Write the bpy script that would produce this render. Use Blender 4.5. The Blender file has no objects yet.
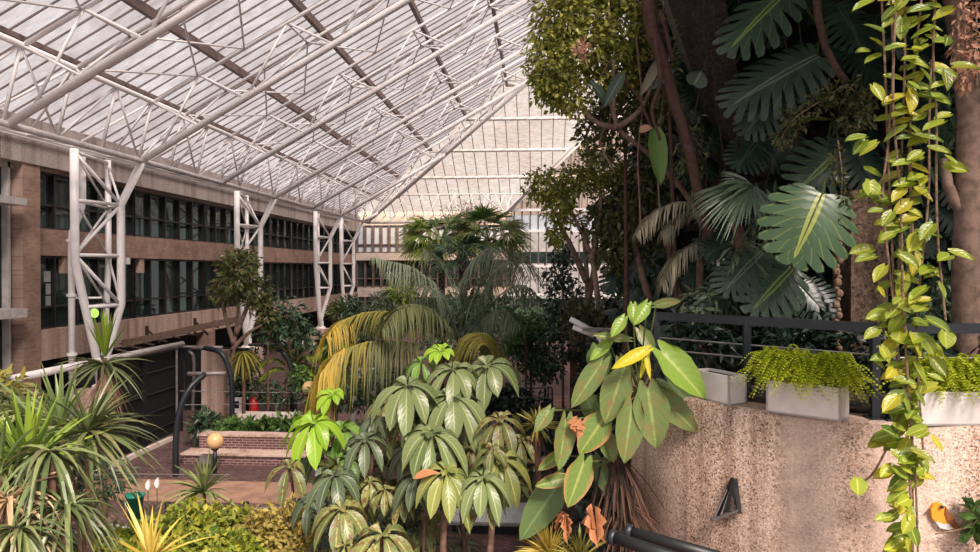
import bpy, math, random
import numpy as np
from mathutils import Vector, Matrix
C = bpy.context.scene.collection
rng = np.random.default_rng(7)
random.seed(7)
H = 5.6                      # eye height above the lower garden floor
F = 700.0
YAW = math.atan(50/F); PITCH = -6/F
GR = 0.0

# ------------------------------------------------------------------ camera
cam_d = bpy.data.cameras.new('camera'); cam = bpy.data.objects.new('camera', cam_d); C.objects.link(cam)
cam_d.sensor_width = 36; cam_d.lens = F/980*36; cam_d.clip_end = 400; cam_d.clip_start = .05
cam.location = (0, 0, H); cam.rotation_euler = (math.pi/2+PITCH, 0, YAW)
bpy.context.scene.camera = cam
RM = cam.rotation_euler.to_matrix()
def P(px, py, Y):
    d = RM @ Vector(((px-490)/F, -(py-276)/F, -1.0))
    d = d*(Y/d.y)
    return np.array((d.x, d.y, d.z+H))
def W(x, y, z): return np.array((x, y, z+H))      # z measured from eye level

# ------------------------------------------------------------------ materials
def lin(c):
    c = c/255.0
    return c/12.92 if c <= .04045 else ((c+.055)/1.055)**2.4
def rgb(h):
    return (lin(int(h[0:2], 16)), lin(int(h[2:4], 16)), lin(int(h[4:6], 16)), 1)
def newmat(name):
    m = bpy.data.materials.new(name); m.use_nodes = True
    nt = m.node_tree; nt.nodes.clear()
    out = nt.nodes.new('ShaderNodeOutputMaterial')
    return m, nt, out
def N(nt, t, **kw):
    n = nt.nodes.new(t)
    for k, v in kw.items():
        if k in n.inputs.keys(): n.inputs[k].default_value = v
        else: setattr(n, k, v)
    return n
def ramp(nt, stops, src, interp='LINEAR'):
    r = nt.nodes.new('ShaderNodeValToRGB'); r.color_ramp.interpolation = interp
    e = r.color_ramp.elements
    while len(e) < len(stops): e.new(.5)
    for i, (p, c) in enumerate(stops):
        e[i].position = p; e[i].color = rgb(c) if isinstance(c, str) else c
    nt.links.new(src, r.inputs[0]); return r.outputs[0]
def mixc(nt, fac, a, b, blend='MIX'):
    m = nt.nodes.new('ShaderNodeMix'); m.data_type = 'RGBA'; m.blend_type = blend
    for s, v in ((0, fac), (6, a), (7, b)):
        if hasattr(v, 'is_output'): nt.links.new(v, m.inputs[s])
        elif isinstance(v, str): m.inputs[s].default_value = rgb(v)
        else: m.inputs[s].default_value = v
    return m.outputs[2]
def math_(nt, op, a, b=0.0, clamp=False):
    m = nt.nodes.new('ShaderNodeMath'); m.operation = op; m.use_clamp = clamp
    for s, v in ((0, a), (1, b)):
        if hasattr(v, 'is_output'): nt.links.new(v, m.inputs[s])
        else: m.inputs[s].default_value = v
    return m.outputs[0]
def bump(nt, h, strength, dist=.01):
    b = nt.nodes.new('ShaderNodeBump'); b.inputs['Strength'].default_value = strength; b.inputs['Distance'].default_value = dist
    nt.links.new(h, b.inputs['Height']); return b.outputs[0]
def noise(nt, scale, vec=None, detail=4, rough=.6):
    n = N(nt, 'ShaderNodeTexNoise'); n.inputs['Scale'].default_value = scale
    n.inputs['Detail'].default_value = detail; n.inputs['Roughness'].default_value = rough
    if vec is not None: nt.links.new(vec, n.inputs['Vector'])
    return n.outputs[0]
def wcoord(nt, scale=(1, 1, 1), rot=(0, 0, 0)):
    g = N(nt, 'ShaderNodeNewGeometry'); mp = N(nt, 'ShaderNodeMapping')
    mp.inputs['Scale'].default_value = scale; mp.inputs['Rotation'].default_value = rot
    nt.links.new(g.outputs['Position'], mp.inputs[0]); return mp.outputs[0]
def ocoord(nt, scale=(1, 1, 1), rot=(0, 0, 0)):
    g = N(nt, 'ShaderNodeTexCoord'); mp = N(nt, 'ShaderNodeMapping')
    mp.inputs['Scale'].default_value = scale; mp.inputs['Rotation'].default_value = rot
    nt.links.new(g.outputs['Object'], mp.inputs[0]); return mp.outputs[0]
def solid(name, col, rough=.5, metal=0, vary=.12, nscale=6, bstr=0.0):
    m, nt, out = newmat(name)
    b = N(nt, 'ShaderNodeBsdfPrincipled'); b.inputs['Roughness'].default_value = rough; b.inputs['Metallic'].default_value = metal
    n = noise(nt, nscale, ocoord(nt))
    c = rgb(col); d = tuple(x*(1-vary*2.2) for x in c[:3])+(1,)
    nt.links.new(ramp(nt, [(.35, d), (.6, c)], n), b.inputs['Base Color'])
    if bstr: nt.links.new(bump(nt, noise(nt, nscale*8, ocoord(nt)), bstr), b.inputs['Normal'])
    nt.links.new(b.outputs[0], out.inputs[0]); return m
def leafmat(name, cols, rough=.45, trans=.3, vein=None, vn=9, spots=None, spec=.4, edge=None):
    """cols: ramp colours spread over leaves at random; vein: colour of midrib and side veins."""
    m, nt, out = newmat(name)
    g = N(nt, 'ShaderNodeNewGeometry')
    st = [(i/max(1, len(cols)-1), c) for i, c in enumerate(cols)]
    col = ramp(nt, st, g.outputs['Random Per Island'])
    b = N(nt, 'ShaderNodeBsdfPrincipled'); b.inputs['Roughness'].default_value = rough
    b.inputs['Specular IOR Level'].default_value = spec
    if vein or edge:
        uv = N(nt, 'ShaderNodeTexCoord'); sx = N(nt, 'ShaderNodeSeparateXYZ'); nt.links.new(uv.outputs['UV'], sx.inputs[0])
        au = math_(nt, 'ABSOLUTE', math_(nt, 'SUBTRACT', sx.outputs[0], .5))
        if vein:
            mid = math_(nt, 'LESS_THAN', au, .045)
            ph = math_(nt, 'SUBTRACT', math_(nt, 'MULTIPLY', sx.outputs[1], vn), math_(nt, 'MULTIPLY', au, 4.0))
            fr = math_(nt, 'ABSOLUTE', math_(nt, 'SUBTRACT', math_(nt, 'FRACT', ph), .5))
            sv = math_(nt, 'MULTIPLY', math_(nt, 'LESS_THAN', fr, .05), .22)
            fac = math_(nt, 'MAXIMUM', math_(nt, 'MULTIPLY', mid, .65), sv)
            col = mixc(nt, fac, col, vein)
            nt.links.new(bump(nt, fr, .22, .012), b.inputs['Normal'])
        if edge:
            e = math_(nt, 'ADD', au, math_(nt, 'MULTIPLY', noise(nt, 12, uv.outputs['UV']), .25))
            col = mixc(nt, math_(nt, 'MULTIPLY', math_(nt, 'SUBTRACT', e, .47), 6, True), col, edge)
    if spots:
        n2 = noise(nt, spots[1], wcoord(nt), 5, .7)
        col = mixc(nt, ramp(nt, [(.5, (0, 0, 0, 1)), (.62, (1, 1, 1, 1))], n2), col, spots[0])
    nt.links.new(col, b.inputs['Base Color'])
    if trans > 0:
        t = N(nt, 'ShaderNodeBsdfTranslucent'); nt.links.new(mixc(nt, .5, col, 'b8c830', 'MULTIPLY') if False else col, t.inputs['Color'])
        mx = N(nt, 'ShaderNodeMixShader'); mx.inputs[0].default_value = trans
        nt.links.new(b.outputs[0], mx.inputs[1]); nt.links.new(t.outputs[0], mx.inputs[2])
        nt.links.new(mx.outputs[0], out.inputs[0])
    else: nt.links.new(b.outputs[0], out.inputs[0])
    return m
def brickmat(name, c1, c2, mortar, bw=.225, bh=.075, axis='XZ', rough=.85, rot=0):
    m, nt, out = newmat(name)
    g = N(nt, 'ShaderNodeNewGeometry'); s = N(nt, 'ShaderNodeSeparateXYZ'); nt.links.new(g.outputs['Position'], s.inputs[0])
    c = N(nt, 'ShaderNodeCombineXYZ')
    i = {'X': 0, 'Y': 1, 'Z': 2}
    nt.links.new(s.outputs[i[axis[0]]], c.inputs[0]); nt.links.new(s.outputs[i[axis[1]]], c.inputs[1])
    mp = N(nt, 'ShaderNodeMapping'); nt.links.new(c.outputs[0], mp.inputs[0]); mp.inputs['Rotation'].default_value = (0, 0, rot)
    t = N(nt, 'ShaderNodeTexBrick'); nt.links.new(mp.outputs[0], t.inputs['Vector'])
    t.inputs['Scale'].default_value = 1; t.inputs['Brick Width'].default_value = bw; t.inputs['Row Height'].default_value = bh
    t.inputs['Mortar Size'].default_value = .012; t.inputs['Color1'].default_value = rgb(c1); t.inputs['Color2'].default_value = rgb(c2)
    t.inputs['Mortar'].default_value = rgb(mortar); t.inputs['Bias'].default_value = 0
    n = noise(nt, 1.3, wcoord(nt), 5)
    col = mixc(nt, .55, t.outputs[0], ramp(nt, [(.3, '6a6a6a'), (.7, 'ffffff')], n), 'MULTIPLY')
    b = N(nt, 'ShaderNodeBsdfPrincipled'); b.inputs['Roughness'].default_value = rough
    nt.links.new(col, b.inputs['Base Color']); nt.links.new(bump(nt, t.outputs[1], -.4), b.inputs['Normal'])
    nt.links.new(b.outputs[0], out.inputs[0]); return m
def pebble(name, base, light, dark, streak, scale=60, sc=1.0):
    m, nt, out = newmat(name)
    wc = wcoord(nt)
    v = N(nt, 'ShaderNodeTexVoronoi'); v.inputs['Scale'].default_value = scale; nt.links.new(wc, v.inputs['Vector'])
    v2 = N(nt, 'ShaderNodeSeparateColor'); nt.links.new(v.outputs['Color'], v2.inputs[0])
    col = ramp(nt, [(0, dark), (.24, base), (.5, base), (.85, light)], v2.outputs[0])
    if streak:
        n = noise(nt, 1.0, wcoord(nt, (2.6*sc, 2.6*sc, .07)), 6, .6)
        col = mixc(nt, ramp(nt, [(.46, (0, 0, 0, 1)), (.62, (.8, .8, .8, 1))], n), col, mixc(nt, .75, col, streak, 'MULTIPLY'))
        n3 = noise(nt, 1.0, wcoord(nt, (.9*sc, .9*sc, .1)), 3, .5)
        col = mixc(nt, ramp(nt, [(.45, (0, 0, 0, 1)), (.62, (.55, .55, .55, 1))], n3), col, light)
    b = N(nt, 'ShaderNodeBsdfPrincipled'); b.inputs['Roughness'].default_value = .9
    nt.links.new(col, b.inputs['Base Color']); nt.links.new(bump(nt, v.outputs['Distance'], .5, .008), b.inputs['Normal'])
    nt.links.new(b.outputs[0], out.inputs[0]); return m

# roof sheeting: weathered wired glass, lets part of the daylight straight through, scatters the rest
def glazing(name, tint_a, tint_b, clear=.35):
    m, nt, out = newmat(name)
    g = N(nt, 'ShaderNodeNewGeometry')
    n = noise(nt, .35, wcoord(nt), 4)
    n2 = noise(nt, 2.0, wcoord(nt, (1, 4, 1)), 4)
    c = ramp(nt, [(.3, tint_a), (.7, tint_b)], n)
    c = mixc(nt, .28, c, ramp(nt, [(.3, '8a8580'), (.65, 'ffffff')], n2), 'MULTIPLY')
    t = N(nt, 'ShaderNodeBsdfTransparent'); tr = N(nt, 'ShaderNodeBsdfTranslucent'); df = N(nt, 'ShaderNodeBsdfDiffuse')
    nt.links.new(c, t.inputs[0]); nt.links.new(c, tr.inputs[0]); nt.links.new(c, df.inputs[0])
    a = N(nt, 'ShaderNodeMixShader'); a.inputs[0].default_value = .2
    nt.links.new(tr.outputs[0], a.inputs[1]); nt.links.new(df.outputs[0], a.inputs[2])
    x = N(nt, 'ShaderNodeMixShader'); x.inputs[0].default_value = clear
    nt.links.new(a.outputs[0], x.inputs[1]); nt.links.new(t.outputs[0], x.inputs[2])
    nt.links.new(x.outputs[0], out.inputs[0]); return m
def winglass(name, tint='30403e', clear=.35):
    m, nt, out = newmat(name)
    t = N(nt, 'ShaderNodeBsdfTransparent'); t.inputs[0].default_value = rgb('8fa09c')
    gl = N(nt, 'ShaderNodeBsdfGlossy'); gl.inputs['Roughness'].default_value = .03; gl.inputs[0].default_value = rgb('c8d4d6')
    d = N(nt, 'ShaderNodeBsdfDiffuse'); d.inputs[0].default_value = rgb(tint)
    a = N(nt, 'ShaderNodeMixShader'); a.inputs[0].default_value = 1-clear
    nt.links.new(t.outputs[0], a.inputs[1]); nt.links.new(d.outputs[0], a.inputs[2])
    fr = N(nt, 'ShaderNodeFresnel'); fr.inputs[0].default_value = 1.5
    x = N(nt, 'ShaderNodeMixShader')
    nt.links.new(math_(nt, 'ADD', fr.outputs[0], .02), x.inputs[0])
    nt.links.new(a.outputs[0], x.inputs[1]); nt.links.new(gl.outputs[0], x.inputs[2])
    nt.links.new(x.outputs[0], out.inputs[0]); return m

M = {}
M['white'] = solid('white_painted_steel', 'eeebea', .4, 0, .05, 3)
M['whitedull'] = solid('dull_white_steel', 'c8c2c0', .5, 0, .12, 3)
M['brownbeam'] = solid('brown_steel', '75625b', .6, 0, .15, 2)
M['seam'] = solid('glazing_bar_grey', '6b5f5e', .6, 0, .1, 2)
M['roofglass'] = glazing('roof_sheeting', 'dad6d8', 'ecebee', .8)
M['endglass'] = glazing('end_sheeting', 'f6ece6', 'fcf8f5', .88)
M['cream'] = solid('cream_panel', 'd8cabf', .7, 0, .1, 2)
M['fascia'] = pebble('fascia_concrete', 'a0948e', 'b5aaa4', '7a6e69', '8f847e', 40)
M['brickw'] = brickmat('tan_brick_wall', 'bd9782', '9f7a66', 'a8958a', axis='YZ')
M['brickx'] = brickmat('tan_brick_pier', 'bd9782', '9f7a66', 'a8958a', axis='XZ')
M['slab'] = pebble('slab_concrete', 'bea292', 'd0b9ab', '846a5b', '9a7e6e', 45)
M['redbrick'] = brickmat('dark_red_brick', '6e4a48', '4d3336', 'a48c86', axis='XZ')
M['paving'] = brickmat('brick_paving', '7a5a55', '5b4140', '4a3a38', .22, .11, axis='XY', rot=.78)
M['terracotta'] = solid('terracotta_path', 'a8836d', .9, 0, .15, 2, .2)
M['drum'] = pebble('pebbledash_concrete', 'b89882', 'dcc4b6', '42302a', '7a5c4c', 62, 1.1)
M['shadeconc'] = pebble('shade_darkened_concrete', '332a26', '463a34', '1c1613', '2c2420', 30)  # concrete darkened: the shade around the tower is put into its colour
M['pillarconc'] = pebble('rough_concrete_pillar', '6b5648', '86705f', '3a2c24', '5a463a', 30)
M['glass'] = winglass('window_glass')
M['frame'] = solid('dark_window_frame', '1f1b1b', .5)
M['navy'] = solid('navy_black_railing', '1f252d', .45, 0, .2, 4)
M['black'] = solid('black_metal', '15171a', .5)
M['grey'] = solid('grey_metal', '85807e', .45, .3, .15)
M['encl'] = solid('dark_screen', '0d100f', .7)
M['dark'] = solid('dark_room', '14120f', .9)
M['room'] = solid('room_interior', '3a3b38', .9)
M['paper'] = solid('paper', 'b4b6b4', .8)
M['planter'] = solid('pale_planter', 'dcd6d3', .6, 0, .07, 5)
M['bench'] = solid('white_bench', 'b9bcc0', .5, 0, .06, 5)
M['soil'] = solid('soil', '33261e', .95, 0, .3, 20, .5)
M['bark'] = solid('brown_bark', '6b4f42', .85, 0, .25, 12, .7)
M['barkgrey'] = solid('grey_brown_bark', '7e6759', .85, 0, .25, 8, .7)
M['barkred'] = solid('reddish_bark', '4f352b', .85, 0, .25, 14, .6)
M['barkdark'] = solid('dark_bark', '3b2d26', .9, 0, .3, 12, .6)
M['stem'] = solid('dry_vine_stem', '8f735c', .8, 0, .3, 20)
M['greenstem'] = solid('green_stem', '5d6a35', .6, 0, .2, 20)
M['wood'] = solid('red_brown_boards', '8b604b', .8, 0, .25, 3)
M['amber'] = solid('amber_glass', 'e2bc86', .25, 0, .06, 5)
M['red'] = solid('red_paint', 'b32a26', .4, 0, .05)
M['teal'] = solid('teal_plastic', '1f8068', .4, 0, .05)
M['orange'] = solid('orange_paint', 'f0a02e', .5, 0, .03)
M['robinbrown'] = solid('brown_paint', '8a5530', .5, 0, .05)
M['whitepaint'] = solid('white_paint', 'e4dedb', .5, 0, .03)
M['limelamp'] = None

# ------------------------------------------------------------------ mesh builder
def nrm(v):
    v = np.asarray(v, float); l = np.linalg.norm(v, axis=-1, keepdims=True); l[l == 0] = 1
    return v/l
class MB:
    def __init__(s): s.v = []; s.f = []; s.uv = []; s.n = 0
    def add(s, v, f, uv=None):
        v = np.asarray(v, float).reshape(-1, 3)
        s.v.append(v); s.f.extend([tuple(int(i)+s.n for i in q) for q in f]) if not isinstance(f, np.ndarray) else s.f.extend((f+s.n).tolist())
        s.uv.append(np.zeros((len(v), 2)) if uv is None else uv); s.n += len(v); return s
    def box(s, a, b, rz=0, c=None):
        a = np.array(a, float); b = np.array(b, float)
        v = np.array([(x, y, z) for z in (a[2], b[2]) for y in (a[1], b[1]) for x in (a[0], b[0])])
        if rz:
            ctr = np.array(c if c is not None else (a+b)/2); co, si = math.cos(rz), math.sin(rz)
            d = v-ctr; v = np.stack([d[:, 0]*co-d[:, 1]*si, d[:, 0]*si+d[:, 1]*co, d[:, 2]], 1)+ctr
        return s.add(v, [(0, 2, 3, 1), (4, 5, 7, 6), (0, 1, 5, 4), (2, 6, 7, 3), (0, 4, 6, 2), (1, 3, 7, 5)])
    def tube(s, pts, r, seg=8, caps=True):
        pts = np.array(pts, float); n = len(pts); r = np.broadcast_to(np.array(r, float), (n,))
        t = np.gradient(pts, axis=0); t = nrm(t)
        up = np.array((0, 0, 1.0)) if abs(t[0][2]) < .9 else np.array((1.0, 0, 0))
        vs = []; a = np.linspace(0, 2*math.pi, seg, endpoint=False)
        x = nrm(np.cross(t[0], up))
        for i in range(n):
            x = nrm(x-t[i]*np.dot(x, t[i])); y = np.cross(t[i], x)
            vs.append(pts[i]+r[i]*(np.cos(a)[:, None]*x+np.sin(a)[:, None]*y))
        f = [(i*seg+j, i*seg+(j+1) % seg, (i+1)*seg+(j+1) % seg, (i+1)*seg+j) for i in range(n-1) for j in range(seg)]
        if caps: f += [tuple(range(seg))[::-1], tuple((n-1)*seg+j for j in range(seg))]
        return s.add(np.concatenate(vs), f)
    def bar(s, a, b, w, h):                      # rectangular bar between two points
        a = np.array(a, float); b = np.array(b, float); t = nrm(b-a)
        up = np.array((0, 0, 1.0)) if abs(t[2]) < .95 else np.array((0, 1.0, 0))
        x = nrm(np.cross(t, up))*w/2; y = nrm(np.cross(x, t))*h/2
        v = [a-x-y, a+x-y, a+x+y, a-x+y, b-x-y, b+x-y, b+x+y, b-x+y]
        return s.add(v, [(3, 2, 1, 0), (4, 5, 6, 7), (0, 1, 5, 4), (1, 2, 6, 5), (2, 3, 7, 6), (3, 0, 4, 7)])
    def sphere(s, c, r, seg=16, rings=10, sc=(1, 1, 1)):
        v = []; f = []
        for i in range(rings+1):
            th = math.pi*i/rings
            for j in range(seg):
                ph = 2*math.pi*j/seg
                v.append((c[0]+r*sc[0]*math.sin(th)*math.cos(ph), c[1]+r*sc[1]*math.sin(th)*math.sin(ph), c[2]+r*sc[2]*math.cos(th)))
        for i in range(rings):
            for j in range(seg): f.append((i*seg+j, (i+1)*seg+j, (i+1)*seg+(j+1) % seg, i*seg+(j+1) % seg))
        return s.add(v, f)
    def lathe(s, c, prof, seg=24):
        v = []; f = []
        for (r, z) in prof:
            for j in range(seg):
                a = 2*math.pi*j/seg; v.append((c[0]+r*math.cos(a), c[1]+r*math.sin(a), c[2]+z))
        for i in range(len(prof)-1):
            for j in range(seg): f.append((i*seg+j, i*seg+(j+1) % seg, (i+1)*seg+(j+1) % seg, (i+1)*seg+j))
        return s.add(v, f)
    def prism(s, outline, off):                  # outline: list of 3-D points, extruded by off
        o = np.array(outline, float); n = len(o)
        f = [tuple(range(n)), tuple(range(2*n-1, n-1, -1))]+[(i, i+n, (i+1) % n+n, (i+1) % n) for i in range(n)]
        return s.add(np.concatenate([o, o+np.array(off, float)]), f)
    def build(s, name, mat, parent=None, smooth=False, **kw):
        v = np.concatenate(s.v)
        base = np.array(kw.get('origin', (0, 0, 0)), float)
        if parent is not None: base = np.array(parent['_o']) if '_o' in parent else base
        me = bpy.data.meshes.new(name); me.from_pydata((v-base).tolist(), [], s.f)
        uv = np.concatenate(s.uv)
        if uv.any():
            l = me.uv_layers.new(name='UVMap'); idx = np.empty(len(me.loops), np.int32); me.loops.foreach_get('vertex_index', idx)
            l.data.foreach_set('uv', uv[idx].astype(np.float32).ravel())
        if smooth: me.polygons.foreach_set('use_smooth', np.ones(len(me.polygons), bool))
        me.materials.append(mat); me.update()
        o = bpy.data.objects.new(name, me); C.objects.link(o)
        if parent is not None: o.parent = parent; o['_o'] = base.tolist()
        else: o.location = base.tolist(); o['_o'] = base.tolist()
        if 'label' in kw: o['label'] = kw['label']
        if 'cat' in kw: o['category'] = kw['cat']
        if 'group' in kw: o['group'] = kw['group']
        if 'kind' in kw: o['kind'] = kw['kind']
        return o
def thing(name, label, cat, loc, group=None):
    o = bpy.data.objects.new(name, None); C.objects.link(o); o.location = [float(x) for x in loc]; o.empty_display_size = .2
    o['_o'] = [float(x) for x in loc]; o['label'] = label; o['category'] = cat
    if group: o['group'] = group
    return o

# ------------------------------------------------------------------ leaves
def prof_oval(t): return np.sin(np.pi*np.clip(t, 0, 1)**.85)**.8
def prof_obov(t): return np.clip(np.sin(np.pi*np.clip(t, 0, 1)**1.5), 0, 1)**.75*.97+.03*(1-t)
def prof_blade(t): return np.clip(np.minimum(1, .45+t*2.2)*(1-t**2.2), 0, 1)
def prof_heart(t): return np.clip(np.where(t < .25, .55+.45*np.sin(t/.25*np.pi/2), np.cos((t-.25)/.75*np.pi/2)**.8), 0, 1)
def strips(mb, P0, D, L, Wd, drop=.0, Nn=None, nseg=3, prof=prof_oval, fold=.15, wave=0):
    P0 = np.atleast_2d(P0).astype(float); n = max(len(P0), len(np.atleast_2d(D))); P0 = np.broadcast_to(P0, (n, 3)); D = nrm(np.broadcast_to(D, (n, 3)))
    L = np.broadcast_to(np.asarray(L, float), (n,)); Wd = np.broadcast_to(np.asarray(Wd, float), (n,)); drop = np.broadcast_to(np.asarray(drop, float), (n,))
    if Nn is None: Nn = np.tile((0, 0, 1.0), (n, 1))+rng.normal(0, .15, (n, 3))
    Nn = np.broadcast_to(Nn, (n, 3))
    S = np.cross(D, Nn); bad = np.linalg.norm(S, axis=1) < 1e-3; S[bad] = (1, 0, 0); S = nrm(S); Nl = nrm(np.cross(S, D))
    rows = []; uvs = []
    ts = np.linspace(0, 1, nseg+1)
    g = np.array((0, 0, -1.0))
    for t in ts:
        c = P0+D*(L*t)[:, None]*(1-.25*np.minimum(1, drop)[:, None]*t)+g*(drop*L*t*t)[:, None]
        w = (Wd*float(prof(np.array(t)))/2)[:, None]
        # local normal tilts with the droop
        T = nrm(D*L[:, None]+g*(2*drop*L*t)[:, None]); Nt = nrm(np.cross(S, T))
        rows.append(np.stack([c-S*w+Nt*w*fold*2, c, c+S*w+Nt*w*fold*2], 1)); uvs.append([(0, t), (.5, t), (1, t)])
    V = np.stack(rows, 1)                       # n, rows, 3, 3
    R = nseg+1
    f = []
    for i in range(nseg):
        for j in range(2): f.append((i*3+j, i*3+j+1, (i+1)*3+j+1, (i+1)*3+j))
    f = np.array(f); fa = (f[None]+(np.arange(n)*R*3)[:, None, None]).reshape(-1, 4)
    uv = np.tile(np.array(uvs).reshape(-1, 2), (n, 1)); uv[:, 1] = np.clip(uv[:, 1], .001, .999)
    mb.add(V.reshape(-1, 3), fa, uv); return mb
def rdir(n, up=0.0, s=1.0):
    v = rng.normal(0, 1, (n, 3)); v = nrm(v)*s; v[:, 2] += up; return nrm(v)
def cloud(mb, c, r, n, L, wd=.5, shell=.5, up=-.2, drop=.3, nseg=2, prof=prof_oval, out=.8):
    """n leaves in an ellipsoid crown, denser towards the outside"""
    c = np.asarray(c, float); r = np.asarray(r, float)
    u = rdir(n); k = (shell+(1-shell)*rng.random(n))[:, None]
    k *= (1+.18*np.sin(u[:, 0:1]*7+c[0]*3)*np.cos(u[:, 2:3]*6+c[2]*5))
    p = c+u*r*k
    D = nrm(u*out+rdir(n, up)); Ls = L*(.6+.7*rng.random(n))
    strips(mb, p, D, Ls, Ls*wd, drop*rng.random(n), nrm(u+rdir(n)*.9+(0, 0, .5)), nseg, prof)
    return mb
def rosette(mb, c, n, L, wd, e0=-.3, e1=1.3, drop=.5, axis=(0, 0, 1), nseg=4, prof=prof_blade, jit=.2, az=None):
    """sword leaves springing from one point; e0,e1: lowest/highest elevation (radians)"""
    a = (rng.random(n)*2*np.pi) if az is None else (az[0]+rng.random(n)*(az[1]-az[0])); e = e0+(e1-e0)*rng.random(n)
    D = np.stack([np.cos(a)*np.cos(e), np.sin(a)*np.cos(e), np.sin(e)], 1)
    ax = np.array(axis, float); 
    if tuple(axis) != (0, 0, 1):
        q = Vector((0, 0, 1)).rotation_difference(Vector(axis)).to_matrix(); D = D@np.array(q).T
    Ls = L*(1-jit+2*jit*rng.random(n))
    S = nrm(np.cross(D, np.tile(ax, (n, 1))+.01)); Nn = nrm(np.cross(S, D)+rng.normal(0, .25, (n, 3)))
    strips(mb, np.asarray(c)+D*L*.03, D, Ls, wd, drop*(.5+rng.random(n))*np.cos(e).clip(.15, 1), Nn, nseg, prof, .25); return mb
def catmull(pts, n):
    pts = np.array(pts, float); p = np.concatenate([[2*pts[0]-pts[1]], pts, [2*pts[-1]-pts[-2]]]); out = []
    m = len(pts)-1
    for k in range(n):
        s = k/(n-1)*m; i = min(int(s), m-1); t = s-i; a, b, c, d = p[i:i+4]
        out.append(.5*((2*b)+(-a+c)*t+(2*a-5*b+4*c-d)*t*t+(-a+3*b-3*c+d)*t**3))
    return np.array(out)
def frond(mb, pts, ll, wd, n=40, drop=1.2, t0=.12, fwd=.35, out=.8, taper=True, seg=4, rr=.018):
    """feather palm frond: midrib along pts, leaflets both sides hanging by drop"""
    mid = catmull(pts, 28); mb.tube(mid, np.linspace(rr, rr*.25, 28), 6)
    s = np.linspace(t0, .995, n); q = catmull(pts, 400); idx = (s*399).astype(int); p = q[idx]; T = nrm(np.gradient(q, axis=0)[idx])
    S = nrm(np.cross(T, (0, 0, 1.0))+1e-6)
    env = (1.02-(s-t0)/(1-t0)) if taper == 'tri' else np.sin(np.pi*np.clip((s-t0)/(1-t0)*.86+.12, 0, 1))**.55 if taper else np.ones(n)
    for sg in (-1, 1):
        D = nrm(S*sg*out+T*fwd+rng.normal(0, .07, (n, 3))+(0, 0, .12)); L = ll*env*(.9+.2*rng.random(n))
        strips(mb, p, D, L, wd, drop*(.8+.4*rng.random(n)), nrm((0, 0, 1)+T*.2+S*sg*.6), seg, prof_blade, .2)
    return mb
def monstera(mb, a, tip, width, nrmv, lobes=8, drop=.14, gap=.26, inner=.48):
    """split leaf: broad oval blade cut into curved fingers between the side veins"""
    a = np.asarray(a, float); tip = np.asarray(tip, float); T = tip-a; L = np.linalg.norm(T); T = T/L
    Nn = nrm(np.asarray(nrmv, float)-T*np.dot(nrmv, T)); S = np.cross(T, Nn)
    def pt(u, v):
        z = -drop*L*(abs(u)**2*.8+max(0, v)**2*.6)+.05*L*abs(u)
        return a+T*L*v+S*u*width/2+Nn*z
    R = 7
    for sg in (-1, 1):
        B = []
        for i in range(lobes+1):
            f = i/lobes; ph = math.radians(158*(1-f)**.92); k = 1+rng.normal(0, .025)
            o = (0, .0+.86*f**1.25); e = (math.sin(ph)**.8*k if ph > 0 else 0, .44+.56*math.cos(ph)*k)
            c = ((o[0]+e[0])*.5+.10*(1-f), (o[1]+e[1])*.5-.03+.05*f)
            B.append([((1-q)**2*o[0]+2*q*(1-q)*c[0]+q*q*e[0], (1-q)**2*o[1]+2*q*(1-q)*c[1]+q*q*e[1]) for q in np.linspace(0, 1, R+1)])
        for i in range(lobes):
            inn = inner*(.8+.4*rng.random()); rows = []; uv = []
            for k in range(R+1):
                q = k/R; g = 0 if q < inn else gap*min(1, (q-inn)/(1-inn)*2.2)
                if q > .93: g = max(g, .62)
                b0, b1 = np.array(B[i][k]), np.array(B[i+1][k])
                l = b0*(1-g/2)+b1*g/2; r = b0*g/2+b1*(1-g/2)
                rows += [pt(sg*l[0], l[1]), pt(sg*r[0], r[1])]; uv += [(.5+sg*q*.5, i/lobes+.01), (.5+sg*q*.5, (i+1)/lobes-.01)]
            mb.add(rows, [(2*k, 2*k+1, 2*k+3, 2*k+2) for k in range(R)], np.array(uv))
    mb.tube([a-T*L*.12, a+T*L*.3+Nn*.004, pt(0, .6), pt(0, .95)], [.010, .009, .006, .002], 5)
    return mb
def heartleaf(mb, a, tip, width, nrmv, droop=.1, lobe=.18, nseg=8, curl=.12):
    """arrow/heart shaped leaf with two back lobes"""
    a = np.asarray(a, float); tip = np.asarray(tip, float); T = tip-a; L = np.linalg.norm(T); T /= L
    Nn = nrm(np.asarray(nrmv, float)-T*np.dot(nrmv, T)); S = np.cross(T, Nn)
    cols = 5; V = []; uv = []
    us = np.linspace(-1, 1, 2*cols+1)
    for i in range(nseg+1):
        v = i/nseg
        w = (0.62+.38*math.sin(min(1, v/.3)*math.pi/2)) if v < .3 else math.cos((v-.3)/.7*math.pi/2)**.72
        for u in us:
            back = -lobe*math.sin(abs(u)*math.pi)**1.0*(1-v)**2*1.2-(.0 if v > 0 else 0)
            z = curl*width*abs(u)**1.5-droop*L*v*v+.015*L*math.sin(v*26+abs(u)*5)*abs(u)
            V.append(a+T*L*(v+back)+S*u*w*width/2+Nn*z); uv.append(((u+1)/2, min(.999, max(.001, v))))
    k = 2*cols+1
    f = [(i*k+j, i*k+j+1, (i+1)*k+j+1, (i+1)*k+j) for i in range(nseg) for j in range(k-1)]
    mb.add(V, f, np.array(uv)); return mb
TOCAM = np.array((0, -1, .25))
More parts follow.
